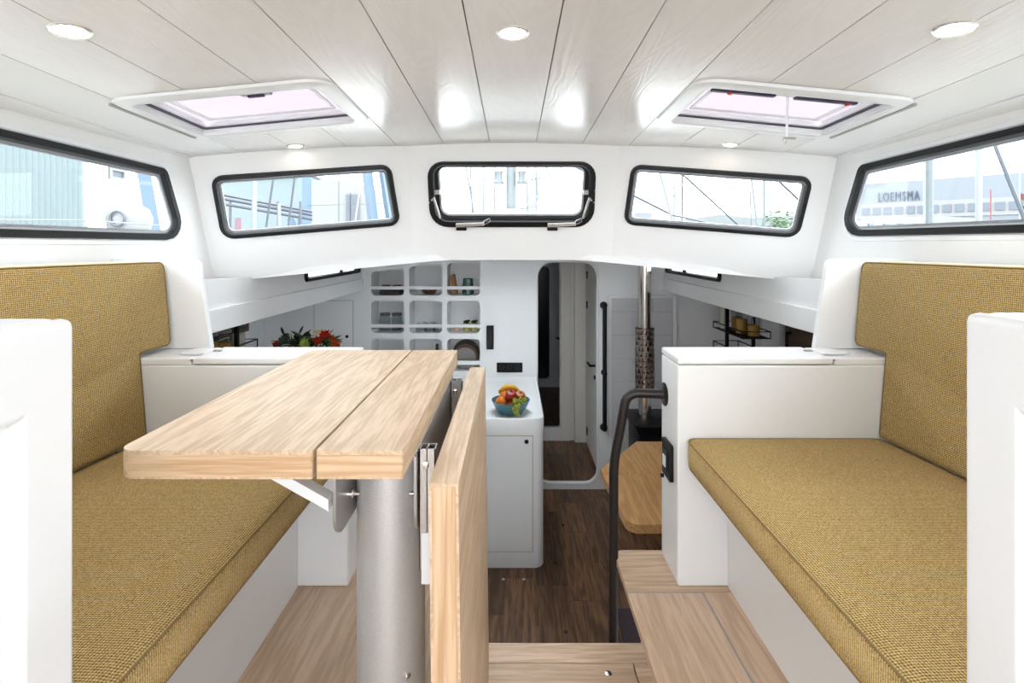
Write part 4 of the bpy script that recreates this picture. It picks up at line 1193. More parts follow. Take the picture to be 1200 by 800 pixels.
# ================================================================ STARBOARD: TILED PANEL, STOVE, DINETTE TABLE, RAILS
tp = thing('tiled_panel', 'framed panel of pale grey tiles behind the stove pipe', 'panel', (bx(753), YD, LS))
tx0, tx1, tz1 = bx(716.5), bx(788), bz(349.5)
box('backing', 'seam', tx0, tx1, YD - 0.010, YD - 0.0005, LS + 0.01, tz1, tp)
for a, b, c, d in ((bx(712.5), tx0, LS, bz(345.5)), (tx1, bx(792), LS, bz(345.5)), (tx0, tx1, tz1, bz(345.5))):
    box('frame', 'white', a, b, YD - 0.020, YD - 0.0005, c + 0.001, d, tp, 0.002)
th = 0.187; row = 0; z = tz1
tm = {}
while z > LS + 0.05:
    z2 = max(z - (0.105 if row == 0 else th), LS + 0.012)
    cuts = [tx0, tx0 + (0.17 if row % 2 else 0.33), tx1] if row % 2 else [tx0, tx0 + 0.33, tx1]
    for a, b in zip(cuts, cuts[1:]):
        box('tile', 'tile', a + 0.001, b - 0.001, YD - 0.0155, YD - 0.009, z2 + 0.001, z - 0.001, tp, 0.001)
    z = z2; row += 1

SXp, SYp = P(755.5, 450, 3.85)[0], 3.85
t = thing('cabin_stove', 'black cabin stove with polished flue pipe', 'stove', (SXp, SYp, LS))
ztop = -1.235
MB().plate(rounded([(SXp - 0.085, 3.66), (SXp + 0.30, 3.66), (SXp + 0.30, 4.02), (SXp - 0.085, 4.02)], 0.02, 3), [], lambda u, v, w_: (u, v, LS + 0.06 + w_), ztop - 0.06 - LS - 0.075).build('body', 'black', t, 0.006)
MB().loft([[(u, v, zz) for u, v in rounded([(SXp - 0.085 - g, 3.66 - g), (SXp + 0.30 + g, 3.66 - g), (SXp + 0.30 + g, 4.02 + g), (SXp - 0.085 - g, 4.02 + g)], 0.02 + g, 4)] for g, zz in ((0, ztop - 0.076), (0.028, ztop - 0.015), (0.030, ztop), (0.02, ztop + 0.004))]).build('top', 'black', t)
for a in (-0.06, 0.275):
    for b in (3.69, 3.99):
        MB().lathe([(0.012, LS), (0.016, LS + 0.06)], (SXp + a, b, 0), 10).build('leg', 'black', t)
MB().lathe([(0.046, ztop + 0.002), (0.046, -0.128)], (SXp, SYp, 0), 32).build('flue_pipe', 'chrome', t)
MB().lathe([(0.048, bz(311) - 0.17), (0.048, bz(311) - 0.155)], (SXp, SYp, 0), 32).build('flue_collar', 'chrome', t)
# perforated guard: a lattice of steel strips round the pipe
g = MB(); R = 0.069; za, zb_ = P(0, 455, SYp)[2], P(0, 385, SYp)[2]
nr, nc = 11, 13
for i in range(nr + 1):
    zz = za + (zb_ - za) * i / nr
    g.lathe([(R, zz - 0.0055), (R, zz + 0.0055), (R - 0.003, zz + 0.0055), (R - 0.003, zz - 0.0055)][::1], (SXp, SYp, 0), 40)
for i in range(nr):
    for k in range(nc):
        a = 2 * math.pi * (k + 0.5 * (i % 2)) / nc
        z0_, z1_ = za + (zb_ - za) * i / nr, za + (zb_ - za) * (i + 1) / nr
        c0, c1 = a - 0.11, a + 0.11
        pts = [(SXp + rr * math.cos(c), SYp + rr * math.sin(c)) for rr, c in ((R, c0), (R, c1), (R - 0.003, c1), (R - 0.003, c0))]
        g.hexa([(p[0], p[1], z0_) for p in pts], [(p[0], p[1], z1_) for p in pts])
M['guard'] = plain('guard_steel', (0.34, 0.27, 0.24), 0.28, 1.0, noise=0.05)
g.build('flue_guard', 'guard', t)

# dinette table
DZ = -1.24
t = thing('dinette_table', 'golden oak dinette table with cut corner in front of the stove', 'table', (0.85, 2.9, LS))
out = [(0.515, 2.37), (1.30, 2.37), (1.30, 3.39), (0.79, 3.39), (0.490, 2.96)]
f_ = rounded([(0.515, 2.37), (1.30, 2.37), (1.30, 2.898), (0.492, 2.898)], [0.06, 0, 0, 0.0], 6)
b_ = [(0.4925, 2.902), (1.30, 2.902), (1.30, 3.39), (0.79, 3.39), (0.490, 2.965)]
for q in (f_, b_):
    MB().plate(q, [], lambda u, v, w_: (u, v, DZ - 0.042 + w_), 0.042).build('top_board', 'oakdark', t, 0.006, seg=3)
MB().lathe([(0.20, LS), (0.20, LS + 0.012), (0.05, LS + 0.02), (0.045, DZ - 0.043)], (0.95, 2.9, 0), 24).build('pedestal', 'alu', t)
# mat on the floor
M['mat'] = plain('plum_mat', (0.075, 0.055, 0.066), 0.95, noise=0.5, nscale=160, bump=0.6)
MB().plate(rounded([(0.545, 2.30), (1.20, 2.30), (1.20, 2.83), (0.545, 2.83)], 0.03, 4), [], lambda u, v, w_: (u, v, LS + 0.0005 + w_), 0.012).build('floor_mat', 'mat', label='dark plum floor mat beside the handrail post', cat='mat', bevel=0.003)

# handrail at the steps
HY = 1.862
pf = (SX, 1.815, -0.505)
t = thing('handrail', 'black tubular handrail at the steps fixed to the partition', 'handrail', (0.345, HY, LS))
xa = (718.5 - VX) / F * HY
pts = [(SX - 0.004, HY - 0.02, -0.508)]
def bend(p, a, b, r=0.035, n=6):
    p = Vector(p); a = Vector(a); b = Vector(b)
    u, v = (a - p).normalized() * r, (b - p).normalized() * r
    return [tuple(p + u * (1 - k / n) ** 2 + v * (k / n) ** 2) for k in range(n + 1)]
A0 = (SX - 0.004, HY - 0.02, -0.510); A1 = (0.400, HY - 0.006, -0.508); A2 = (xa + 0.002, HY, -0.76); A3 = (xa, HY, LS + 0.004)
path = [A0] + bend(A1, A0, A2, 0.045) + bend(A2, A1, A3, 0.05) + [A3]
MB().tube(path, 0.0165, 16).build('tube', 'bronze', t)
MB().lathe([(0.040, 0), (0.040, 0.004), (0.036, 0.007), (0.018, 0.008)], (SX - 0.0005, HY - 0.02, -0.510), 24, (-1, 0, 0)).build('flange', 'bronze', t)
MB().lathe([(0.040, LS + 0.0005), (0.040, LS + 0.006), (0.018, LS + 0.008)], (xa, HY, 0), 24).build('foot_flange', 'bronze', t)

# grab rail on the bulkhead
t = thing('grab_rail', 'upright black grab rail on the bulkhead beside the door opening', 'grab rail', (bx(707), YD, bz(502)))
gx_ = bx(707.3)
MB().tube([(gx_, YD - 0.055, bz(499)), (gx_, YD - 0.055, bz(358))], 0.017, 12).build('bar', 'black', t)
for py_ in (357.5, 436, 500):
    r = 0.030 if py_ != 436 else 0.022
    m = MB().lathe([(r, 0), (r, 0.006), (0.014, 0.010), (0.014, 0.055)], (gx_, YD - 0.0005, bz(py_)), 18, (0, -1, 0)); m.build('standoff', 'black', t)
    MB().blob((gx_, YD - 0.055, bz(py_)), 0.020, (1, 1, 1), 14, 8).build('knuckle', 'black', t)

# ================================================================ BEYOND THE DOOR OPENING
YI = 5.33
Ki = YI / F
ix = lambda p: (p - VX) * Ki
iz = lambda p: (VY - p) * Ki
MB().plate([(-0.8, LS), (1.4, LS), (1.4, -0.03), (-0.8, -0.03)], [rounded([(ix(596), iz(500)), (ix(656), iz(500)), (ix(656), iz(300)), (ix(596), iz(300))], 0.02, 3)], lambda u, v, w_: (u, YI + w_, v), 0.03).build('wall_inner', 'warmlit', kind='structure', label='beige inner bulkhead seen through the door opening', cat='wall')
box('trim_1', 'galley', ix(640) - 0.3, ix(667), YI - 0.018, YI - 0.0005, LS, iz(500), kind='structure', label='white raised sill of the inner doorway', cat='trim', bevel=0.003)
box('trim_2', 'warmlit', ix(657), ix(668.5), YI - 0.022, YI - 0.0005, LS + 0.0, -0.06, kind='structure', label='beige upright moulding beside the inner doorway', cat='trim', bevel=0.004)
box('trim_3', 'warmlit', ix(672.5), ix(690), YI - 0.07, YI - 0.0005, LS + 0.0, -0.06, kind='structure', label='wide beige pilaster beside the open door', cat='trim', bevel=0.006)
box('wall_passage_right', 'warmlit', 0.80, 0.83, YD + 0.03, YI, LS, -0.05, kind='structure', label='beige passage side wall behind the open door', cat='wall')
box('wall_passage_left', 'galley', -0.10, -0.07, YD + 0.30, YI, LS, -0.05, kind='structure', label='pale passage side wall opposite the open door', cat='wall')
# open door leaf
t = thing('door_1', 'open white cabin door with black lever handle', 'door', (0.725, 4.92, LS), kind='structure')
box('leaf', 'warmlit', 0.722, 0.752, 4.56, 5.23, LS + 0.03, -0.10, t, 0.003)  # leaf colour carries the warm passage light; its edge strip stays white
box('edge_strip', 'white', 0.720, 0.754, 4.545, 4.559, LS + 0.03, -0.10, t, 0.002)
for py_ in (322, 357, 505):
    box('hinge', 'bronze', 0.712, 0.722, 5.10, 5.15, (VY - py_) / F * 5.12 - 0.035, (VY - py_) / F * 5.12 + 0.035, t, 0.002)
hz_ = (VY - 428) / F * 4.65
hd = box('lock_plate', 'chrome', 0.732, 0.744, 4.541, 4.545, hz_ - 0.12, hz_ + 0.07, t)
MB().tube([(0.721, 4.63, hz_), (0.672, 4.63, hz_)], 0.010, 10).build('handle_neck', 'black', t)
MB().tube([(0.676, 4.63, hz_), (0.670, 4.75, hz_ + 0.004)], [0.011, 0.009], 10).build('handle_lever', 'black', t)
MB().lathe([(0.02, 0), (0.02, 0.012), (0.0, 0.014)], (0.7215, 4.63, hz_ - 0.10), 14, (-1, 0, 0)).build('key_turn', 'black', t)
# far cabin end: white wall with tall dark mirror and pale door
YF = 7.36; Kf = YF / F
fx_ = lambda p: (p - VX) * Kf
fz = lambda p: (VY - p) * Kf
box('wall_far', 'galley', -0.4, 1.3, YF, YF + 0.03, LS, -0.03, kind='structure', label='pale end wall of the far forward cabin', cat='wall')
box('wall_far_left', 'galley', -0.03, 0.0, YI + 0.03, YF, LS, -0.03, kind='structure', label='pale side wall of the far forward cabin', cat='wall')
box('wall_far_right', 'galley', 0.80, 0.83, YI + 0.03, YF, LS, -0.03, kind='structure', label='pale far cabin wall behind the beige pilaster', cat='wall')
t = thing('mirror', 'tall dark mirror with rounded ends on the far cabin wall', 'mirror', (fx_(637), YF, fz(443)))
plF = Plane((0, YF, 0), (1, 0, 0), (0, 0, 1), (0, 1, 0))
mq = [(fx_(626), fz(443)), (fx_(643.5), fz(443)), (fx_(643.5), fz(312)), (fx_(626), fz(312))]
ring(plF, inset(mq, -0.03), 0.09, [(0, -0.0005), (0.004, -0.014), (0.026, -0.014), (0.032, -0.0005)], 6).build('frame', 'white', t)
M['darkmirror'] = plain('dark_mirror', (0.012, 0.012, 0.016), 0.15, noise=0.1, spec=0.3)
MB().plate(rounded(mq, 0.06, 6), [], lambda u, v, w_: (u, YF - 0.006 + w_, v), 0.005).build('mirror_face', 'darkmirror', t)
t = thing('door_2', 'pale far cabin door with small black handle beside the dark mirror', 'door', (fx_(653), YF, LS), kind='structure')
box('leaf', 'galley', fx_(648.5), fx_(670), YF - 0.02, YF - 0.0005, LS + 0.005, -0.06, t, 0.004)
MB().tube([(fx_(655.3), YF - 0.02, fz(396)), (fx_(655.3), YF - 0.06, fz(396)), (fx_(651.5), YF - 0.065, fz(395))], 0.009, 8).build('handle', 'black', t)

# ================================================================ OUTSIDE: QUAY, SHED, GANTRY, BUILDINGS, MASTS
M['quay'] = plain('pale_quay', (0.237, 0.237, 0.237), 0.8, noise=0.1, nscale=2)
M['shed'] = plain('pale_blue_cladding', (0.122, 0.152, 0.159), 0.6, noise=0.02, nscale=3)
M['shedw'] = plain('white_cladding', (0.174, 0.178, 0.181), 0.6, noise=0.02, nscale=3)
M['blue'] = plain('blue_steel', (0.085, 0.130, 0.189), 0.5, noise=0.05, nscale=3)
M['office'] = plain('grey_cladding', (0.122, 0.133, 0.152), 0.6, noise=0.04, nscale=1)
M['officew'] = plain('pale_brick_band', (0.163, 0.163, 0.167), 0.6, noise=0.04, nscale=1)
M['wing'] = plain('far_window_glass', (0.078, 0.089, 0.111), 0.5, noise=0.1, nscale=1)
M['letter'] = plain('grey_blue_letters', (0.028, 0.036, 0.068), 0.6, noise=0.05)
M['mastm'] = plain('grey_mast', (0.092, 0.104, 0.111), 0.5, 0.0, noise=0.05, nscale=3)
M['wire'] = plain('rigging_wire', (0.033, 0.041, 0.056), 0.5, noise=0.05)
M['band'] = plain('violet_grey_band', (0.078, 0.078, 0.096), 0.6, noise=0.05)
M['tree'] = plain('tree_leaves', (0.063, 0.104, 0.044), 0.7, noise=0.5, nscale=3)
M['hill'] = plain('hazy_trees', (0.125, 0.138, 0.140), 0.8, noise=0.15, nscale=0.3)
M['flagred'] = plain('flag_red', (0.163, 0.044, 0.052), 0.7, noise=0.05)
M['pinkp'] = plain('pink_board', (0.163, 0.092, 0.111), 0.6, noise=0.05)
QZ = -3.2
box('ground', 'quay', -160, 160, -60, 220, QZ - 0.3, QZ, kind='structure', label='pale quay outside the windows', cat='ground')

for s_, sd, lb in ((-1, 'left', 'facing the corrugated shed'), (1, 'right', 'facing the office building')):
    box('deck_' + sd, 'quay', s_ * 1.47, s_ * 2.25, -3.2, 7.6, -0.30, -0.24, kind='structure', label='added light-bouncing side deck outside the cabin ' + lb, cat='deck')  # out-of-view side decks, added to bounce sky light up to the ceiling
box('deck_cockpit_bounce', 'white', -1.46, 1.46, -3.6, YB - 0.02, -0.75, -0.70, kind='structure', label='added light-bouncing white cockpit floor aft of the cabin', cat='deck')  # unseen floor behind the camera, added to reflect sky light upwards

# corrugated shed seen through the long side window
t = thing('shed', 'pale blue corrugated shed outside the side window', 'building', (-14, 9, QZ))
wl = MB(); prof_ = []
n = 150
for i in range(n + 1):
    y = 2 + 14.0 * i / n
    prof_.append((y, -13.0 + (0.05 if i % 2 else 0.0)))
prof2 = [(y, x - 0.12) for y, x in prof_]
for i in range(n):
    a, b = prof_[i], prof_[i + 1]; c, d = prof2[i + 1], prof2[i]
    wl.hexa([(a[1], a[0], QZ), (b[1], b[0], QZ), (c[1], c[0], QZ), (d[1], d[0], QZ)], [(a[1], a[0], 7.5), (b[1], b[0], 7.5), (c[1], c[0], 7.5), (d[1], d[0], 7.5)])
wl.build('cladding', 'shed', t, smooth=False)
box('end_wall', 'shedw', -22, -13.1, 15.9, 16.1, QZ, 8.4, t)
sp = Plane((-12.95, 0, 0), (0, 1, 0), (0, 0, 1), (-1, 0, 0))
u0, v0 = sp.px(126, 195); u1, v1 = sp.px(146, 213)
wn = MB().plate([(u0, v1), (u1, v1), (u1, v0), (u0, v0)], [[(u0 + 0.12, v1 + 0.1), (u1 - 0.12, v1 + 0.1), (u1 - 0.12, v0 - 0.1), (u0 + 0.12, v0 - 0.1)]], sp.at, -0.08).build('window', 'shedw', t)
MB().plate([(u0 + 0.12, v1 + 0.1), (u1 - 0.12, v1 + 0.1), (u1 - 0.12, v0 - 0.1), (u0 + 0.12, v0 - 0.1)], [], sp.at, -0.03).build('pane', 'wing', wn)
def pole(name, a, b, r, mat, label, cat, group=None, seg=8):
    return MB().tube([a, b], r, seg).build(name, mat, label=label, cat=cat, group=group)
def vpole(px_, y0, y1, d, r, mat, name, label, cat, group=None):
    p_ = P(px_, y0, d)
    return pole(name, (p_[0], p_[1], QZ), p_, r, mat, label, cat, group)
vpole(100, 175, 300, 3.4, 0.012, 'shedw', 'stanchion', 'white upright stanchion outside the window facing the shed', 'pole')
MB().tube([P(-40, 257, 2.9), P(100, 258, 3.4), P(215, 266, 4.2)], 0.005, 6).build('guard_wire', 'shedw', label='white guard wire along the deck edge facing the shed', cat='wire')
# blue covers and radome boat parts beyond
c = P(152, 256, 9.0)
t = thing('radome', 'white domed boat part with dark rim outside the shed window', 'dome', (c[0], c[1], c[2] - 0.3))
MB().tube([(c[0], c[1], QZ), (c[0], c[1], c[2] - 0.2)], 0.06, 10).build('post', 'shedw', t)
MB().lathe([(0.30, -0.22), (0.34, 0.0), (0.28, 0.16), (0.12, 0.26), (0.0, 0.28)], c, 20).build('dome', 'shedw', t)
MB().tube([(c[0] + 0.05 + 0.12 * math.cos(a), c[1] - 0.35, c[2] - 0.02 + 0.12 * math.sin(a)) for a in [i * math.pi / 8 for i in range(16)]], 0.02, 6, True).build('rim', 'band', t)
box('quay_cover', 'blue', *sorted((P(30, 0, 9)[0], P(80, 0, 9)[0])), 9, 9.6, QZ, P(0, 266, 9)[2], bevel=0.05, label='low blue tarpaulin cover in front of the shed', cat='cover')

# blue gantry crane
t = thing('gantry_crane', 'light blue steel gantry crane beyond the slanted window', 'crane', P(400, 330, 20))
def beam(a, b, wd, mat='blue', name='beam'):
    return MB().tube([a, b], wd, 4).build(name, mat, t, smooth=False)
beam(P(357, 389, 20), P(357, 120, 20), 0.26, name='leg')
beam(P(200, 389, 20), P(160, 160, 20), 0.30, name='leg')
beam(P(424, 150, 20), P(453, 389, 20), 0.20, name='leg'); beam(P(441, 150, 20), P(479, 389, 20), 0.18, name='leg')
beam(P(140, 165, 20), P(470, 150, 20), 0.30, name='top_beam')
beam(P(340, 255, 20), P(352, 285, 20), 0.12, name='brace')
# striped walkway
t = thing('walkway', 'grey banded raised walkway crossing in front of the gantry', 'walkway', P(310, 260, 17))
for k, (ya, yb) in enumerate(((226, 248), (231, 252), (237, 257))):
    MB().tube([P(250, ya, 17), P(366, yb, 18)], 0.045, 4).build('rail', 'band', t, smooth=False)
for px_ in (270, 300, 326, 352):
    MB().tube([P(px_, 236, 17.6), P(px_, 402, 17.6)], 0.04, 6).build('post', 'band', t)
t = thing('workshop', 'white workshop with a dark window beyond the gantry', 'building', P(400, 320, 40))
a = P(362, 0, 40)[0]; b = P(440, 0, 40)[0]
MB().plate([(a, QZ), (b, QZ), (b, P(0, 222, 40)[2]), (P(385, 0, 40)[0], P(0, 208, 40)[2]), (a, P(0, 214, 40)[2])], [], lambda u, v, w_: (u, 40 + w_, v), 8).build('wall', 'shedw', t)
for p0, p1 in ((406, 411), (412, 421)):
    wn = box('window', 'officew', P(p0, 0, 40)[0], P(p1, 0, 40)[0], 39.85, 39.99, P(0, 262, 40)[2], P(0, 226, 40)[2], t)
    box('pane', 'wing', P(p0 + 0.6, 0, 40)[0], P(p1 - 0.6, 0, 40)[0], 39.80, 39.86, P(0, 260, 40)[2], P(0, 228, 40)[2], wn)
t = thing('shed', 'long pale shed with dark band behind the banded walkway', 'building', P(300, 320, 55))
box('wall', 'shed', P(235, 0, 55)[0], P(362, 0, 55)[0], 55, 60, QZ, P(0, 206, 55)[2], t)
box('roof', 'band', P(233, 0, 55)[0], P(364, 0, 55)[0], 54.6, 60, P(0, 206, 55)[2], P(0, 204, 55)[2], t)
box('sign_board', 'pinkp', P(275, 0, 30)[0], P(282, 0, 30)[0], 30, 30.1, QZ, P(0, 255, 30)[2], label='small pink board near the banded walkway', cat='sign')
def through(a, b, x=None, y=None):
    """photo point on the line a-b at column x or row y"""
    k = (x - a[0]) / (b[0] - a[0]) if x is not None else (y - a[1]) / (b[1] - a[1])
    return (a[0] + (b[0] - a[0]) * k, a[1] + (b[1] - a[1]) * k)
DK = -0.24           # side deck level
def stay(a, b, d, r, mat, label, group=None):
    """shroud running from the mast through photo points a, b down to the side deck at distance d"""
    return MB().tube([P(*through(a, b, x=599), 5.6), P(*through(a, b, y=VY - DK / d * F), d)], r, 6).build('rigging_wire', mat, label=label, cat='wire', group=group)
for a, b in (((322.5, 195), (311, 272)), ((347, 196), (341, 242))):
    stay(a, b, 4.6, 0.009, 'wire', 'thin dark shroud crossing the slanted gantry window', 'shrouds at the gantry window')
vpole(298, 196, 290, 9, 0.045, 'shedw', 'pole', 'white pole in front of the banded walkway', 'pole')
vpole(327, 238, 290, 14, 0.05, 'shedw', 'pole', 'short white pole beside the blue brace', 'pole')
pole('boom', P(425, 198, 8), (P(400, 300, 7.4)[0] - 0.25, 7.2, QZ), 0.014, 'shedw', 'slanted white pole crossing the gantry legs', 'pole')
vpole(397, 190, 262, 9, 0.012, 'mastm', 'pole', 'thin grey pole between workshop and gantry', 'pole')

# mast just ahead of the centre window
t = thing('mast', 'grey mast with winches straight ahead of the centre window', 'mast', (P(599, 0, 5.6)[0], 5.6, -0.03))
MB().tube([(P(599, 0, 5.6)[0], 5.6, -0.03), (P(599, 0, 5.6)[0], 5.6, 21.6)], 0.055, 20).build('tube', 'mastm', t)
for px_ in (584.5, 611.5):
    c = P(px_, 208, 5.55)
    MB().lathe([(0.05, -0.07), (0.055, -0.05), (0.04, -0.03), (0.04, 0.04), (0.052, 0.06), (0.02, 0.075)], c, 18).build('winch', 'mastm', t)
MB().tube([P(622, 211, 5.5), P(634, 208, 5.5)], 0.008, 6).build('winch_handle', 'wire', t)
MB().lathe([(0.10, P(0, 262, 5.6)[2]), (0.085, P(0, 245, 5.6)[2])], P(599, 290, 5.6)[:2] + (0,), 20).build('mast_collar', 'shedw', t)
for px_ in (567, 580, 618, 628):
    MB().tube([P(px_, 190, 5.8), P(px_ + (0.5 if px_ > 600 else -0.5), 292, 5.8)], 0.011, 5).build('halyard', 'mastm', label='thin halyard running down beside the grey mast', cat='rope', group='halyards at the mast')
pts = [P(628 + 0.25 * k, 196 + k * 3.2, 5.4) for k in range(12)] + [P(630 - k * 2.2, 236 + 5 * math.sin(k), 5.4) for k in range(4)]
MB().tube([P(604, 190, 5.56)] + pts[:12] + [P(628, 238, 5.4), P(622, 243, 5.4), P(617, 238, 5.4), P(618, 205, 5.4)], 0.010, 6).build('rope_coil', 'mastm', label='looped rope hanging beside the grey mast', cat='rope')
MB().tube([P(604, 150, 5.56), P(640, 196, 5.4), P(646, 206, 5.4), P(652, 210, 5.4), P(658, 196, 5.4), P(604, 120, 5.56)], 0.010, 6).build('rope_loop', 'mastm', label='small rope loop at the top of the centre window', cat='rope')
for a, b in (((551, 190), (554, 262)), ((545, 190), (552, 230))):
    MB().tube([P(*through(a, b, y=-60), 6.0), P(*through(a, b, y=294.2), 6.0)], 0.011, 5).build('rigging_wire', 'mastm', label='faint wire running down to the roof beside the grey mast', cat='wire', group='faint wires beside the mast')
a, b = (535, 236), (680, 232)
MB().tube([P(*through(a, b, x=357), 20), P(*through(a, b, x=895.5), 13)], 0.010, 5).build('rigging_wire', 'mastm', label='faint level wire crossing behind the grey mast', cat='wire')
# rigging seen through the other slanted window
WL = ['steep thin shroud beside the steep upper stay in the tree-side window', 'short upper wire sloping down from the top of the tree-side window', 'long diagonal wire descending to the hazy rise', 'long nearly level wire crossing the whole tree-side window',
      'thick rope sagging from the side of the tree-side window', 'thick rope end levelling out above the small grey building', 'dark steep shroud close to the tall grey mast', 'diagonal wire running down beyond the tall grey mast', 'upright wire beside the short grey mast', 'short upright wire next to the dark steep shroud']
def wire(k, pts, r):
    return MB().tube(pts, r, 6).build('rigging_wire', 'wire' if k % 3 else 'mastm', label=WL[k], cat='wire')
MT = 5.6             # own mast, at column 599; the tall neighbouring mast stands at column 895.5, 13 m off
stay((771, 193), (789, 264), 5.3, 0.012, 'mastm', WL[0])
kink = P(803, 207, 8)
wire(1, [P(*through((776, 193), (803, 207), x=599), MT), kink], 0.014)
wire(2, [kink, P(*through((803, 207), (872, 270), y=VY - QZ / 20 * F), 20)], 0.016)
wire(3, [P(*through((738, 226), (895, 203), x=599), MT), P(*through((738, 226), (895, 203), x=895.5), 13)], 0.012)
knot = P(788, 252, 8)
wire(4, [P(*through((742, 229), (788, 252), x=599), MT), knot], 0.018)
wire(5, [knot, P(*through((788, 252), (812, 257), x=895.5), 13)], 0.018)
stay((879, 197), (888, 270), 4.6, 0.010, 'mastm', WL[6])
wire(7, [P(*through((903, 203), (940, 238), x=895.5), 13), P(*through((903, 203), (940, 238), y=VY - QZ / 20 * F), 20)], 0.03)
wire(8, [P(*through((800, 193), (799, 262), y=100), 12), P(*through((800, 193), (799, 262), y=VY - QZ / 12 * F), 12)], 0.022)
wire(9, [P(*through((879, 222), (881, 270), y=222), 16), P(*through((879, 222), (881, 270), y=VY - QZ / 16 * F), 16)], 0.026)
for px_, y0, d, r, lab in ((790, 219, 14, 0.028, 'short grey mast beyond the tree-side window wires'), (895.5, 196, 13, 0.035, 'tall grey mast close to the green tree')):
    vpole(px_, y0, 300, d, r, 'mastm', 'mast', lab, 'mast')
vpole(903, 210, 300, 15, 0.02, 'mastm', 'mast', 'thin mast between the tall mast and the green tree', 'mast')
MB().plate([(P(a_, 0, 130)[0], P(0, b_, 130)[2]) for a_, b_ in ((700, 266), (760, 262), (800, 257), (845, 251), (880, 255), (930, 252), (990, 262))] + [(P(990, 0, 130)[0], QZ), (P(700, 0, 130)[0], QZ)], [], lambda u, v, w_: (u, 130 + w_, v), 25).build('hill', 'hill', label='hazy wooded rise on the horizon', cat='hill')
box('kiosk', 'office', P(744, 0, 60)[0], P(764, 0, 60)[0], 60, 64, QZ, P(0, 249, 60)[2], label='small grey building low behind the rigging', cat='building')
rt = random.Random(5)
def tree(px_, top, bot, d, wpx, label):
    base = P(px_, bot, d)
    t = thing('tree', label, 'tree', (base[0], base[1], QZ))
    MB().tube([(base[0], base[1], QZ), P(px_, (top + bot) / 2, d)], [0.14, 0.05], 8).build('trunk', 'band', t)
    m = MB(); ctr = P(px_, (top + bot) / 2, d); hh = (bot - top) / 2 * d / F; ww = wpx / 2 * d / F
    for k in range(240):
        a = rt.random() * 6.28; e = math.asin(2 * rt.random() - 1); rr = rt.random() ** 0.4
        p = (ctr[0] + ww * rr * math.cos(a) * math.cos(e), ctr[1] + ww * rr * math.sin(a) * math.cos(e), ctr[2] + hh * rr * math.sin(e))
        m.blob(p, 0.05 + 0.05 * rt.random(), (1.3, 1.3, 0.6), 5, 4)
    m.build('foliage', 'tree', t, kind='stuff')
tree(915, 243, 285, 30, 46, 'green leafy tree seen between masts in the slanted window')
tree(868, 262, 290, 34, 30, 'lower green tree beside the tall grey mast')

# office building with lettering seen through the long window
A = Vector((P(985, 0, 34)[0], 34, 0)); B = Vector((P(1290, 0, 26)[0], 26, 0))
of = Plane((A.x, A.y, 0), B - A, (0, 0, 1), (0, 1, 0))
t = thing('office_building', 'long grey office building with lettering outside the side window', 'building', (A.x, A.y, QZ))
ulen = (B - A).length
u_l = of.px(1004, 230)[0]
vt0, vt1 = of.px(1004, 226)[1], of.px(1290, 172)[1]
vtop = (vt0 + of.px(1200, 190)[1]) / 2
MB().plate([(u_l, QZ), (ulen, QZ), (ulen, vtop), (u_l, vtop)], [], of.at, 9).build('wall', 'office', t)
vb0, vb1 = of.px(1100, 249)[1], of.px(1100, 240)[1]
bd = MB().plate([(u_l, vb0 - 0.25), (ulen, vb0 - 0.25), (ulen, vb1 + 0.25), (u_l, vb1 + 0.25)], [], of.at, -0.06).build('window_band', 'officew', t)
u = u_l + 0.3
w0 = None
while u < ulen - 0.8:
    m = MB().plate([(u, vb0), (u + 0.40, vb0), (u + 0.40, vb1), (u, vb1)], [], lambda a, b, c: of.at(a, b, c - 0.065), -0.05)
    o = m.build('window', 'wing', t)
    u += 0.56
for xg in (1040, 1095, 1170):
    u0 = of.px(xg, 250)[0]; v1 = of.px(xg, 262)[1]
    MB().plate([(u0, QZ), (u0 + 1.6, QZ), (u0 + 1.6, v1), (u0, v1)], [], lambda a, b, c: of.at(a, b, c - 0.065), -0.05).build('ground_window', 'wing', t)
fc = bpy.data.curves.new('lettering', 'FONT'); fc.body = 'LOEMSMA'; fc.extrude = 0.03
u0, v0 = of.px(1029, 236.5); u1, v1 = of.px(1078, 232); h = of.px(1029, 226)[1] - v0
fc.size = 1.0; fc.space_character = 1.25
tmp = bpy.data.objects.new('tmp_text', fc); col.objects.link(tmp)
bpy.context.view_layer.update()
dg = bpy.context.evaluated_depsgraph_get()
me = bpy.data.meshes.new_from_object(tmp.evaluated_get(dg))
mxu = max(v.co.x for v in me.vertices); mxv = max(v.co.y for v in me.vertices)
mm = MB().add([of.at(u0 + v.co.x / mxu * (u1 - u0), v0 + v.co.y / mxv * h, -0.045 + v.co.z) for v in me.vertices], [tuple(p.vertices) for p in me.polygons])
bpy.data.objects.remove(tmp, do_unlink=True)
mm.build('lettering', 'letter', t, smooth=False, label='grey blue capital letters')

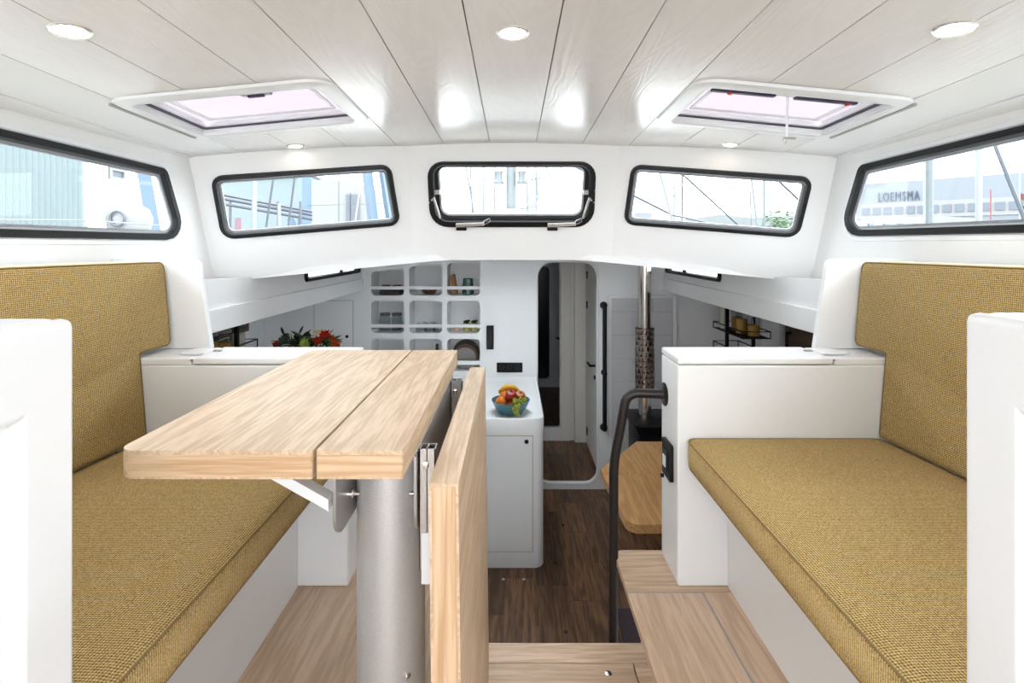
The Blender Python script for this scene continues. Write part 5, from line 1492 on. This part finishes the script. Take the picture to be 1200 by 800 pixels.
for px_, d, r, mt, lab in ((1089, 8, 0.055, 'mastm', 'thick pale mast in front of the lettered office'), (1083, 12, 0.02, 'shedw', 'thin white mast beside the thick pale mast'), (1147, 9.6, 0.05, 'shedw', 'white mast in front of the office windows')):
    vpole(px_, 140, 300, d, r, mt, 'mast', lab, 'mast')
stay((1165, 168), (1202, 260), 2.15, 0.008, 'wire', 'dark shroud crossing the window with the office')
t = thing('flag', 'red white and blue flag on a pole outside the long window', 'flag', P(1195, 260, 14))
MB().tube([P(1195, 270, 14), P(1195, 190, 14)], 0.02, 6).build('pole', 'shedw', t)
for k, mt in enumerate(('flagred', 'shedw', 'letter')):
    m = MB(); n = 6
    L0 = []; 
    for i in range(n + 1):
        x, y, z = P(1195 + i * 1.0, 222 + i * 1.5 + k * 7, 14)
        L0.append((x, y + 0.05 * math.sin(i), z))
    vs = L0 + [(a, b, c - 0.17) for a, b, c in L0]; vs += [(a, b + 0.008, c) for a, b, c in vs]
    N2 = n + 1; fs = []
    for i in range(n):
        fs += [(i, i + 1, N2 + i + 1, N2 + i), (2 * N2 + i, 2 * N2 + i + 1, 3 * N2 + i + 1, 3 * N2 + i), (i, i + 1, 2 * N2 + i + 1, 2 * N2 + i), (N2 + i, N2 + i + 1, 3 * N2 + i + 1, 3 * N2 + i)]
    m.add(vs, fs).build('stripe', mt, t)
vpole(1161, 222, 262, 16, 0.018, 'flagred', 'pennant', 'narrow red pennant in front of the office windows', 'flag')
c = P(1060, 255, 10)
t = thing('motor_boat', 'white motor boat with cabin windows in front of the office', 'boat', (c[0], 10, QZ))
MB().plate([(P(1005, 0, 10)[0], P(0, 290, 10)[2]), (P(1150, 0, 10)[0], P(0, 290, 10)[2]), (P(1145, 0, 10)[0], P(0, 256, 10)[2]), (P(1100, 0, 10)[0], P(0, 253, 10)[2]), (P(1035, 0, 10)[0], P(0, 256, 10)[2]), (P(1005, 0, 10)[0], P(0, 259, 10)[2])], [], lambda u, v, w_: (u, 10 + w_, v), 1.6).build('cabin', 'shedw', t, smooth=False)
for px_ in (1017, 1035, 1052, 1071, 1118):
    box('window', 'wing', P(px_, 0, 10)[0], P(px_ + 6, 0, 10)[0], 9.97, 10.02, P(0, 271, 10)[2], P(0, 262, 10)[2], t)
box('hull', 'shedw', P(1000, 0, 10)[0], P(1160, 0, 10)[0], 10, 11.7, QZ, P(0, 289, 10)[2], t)
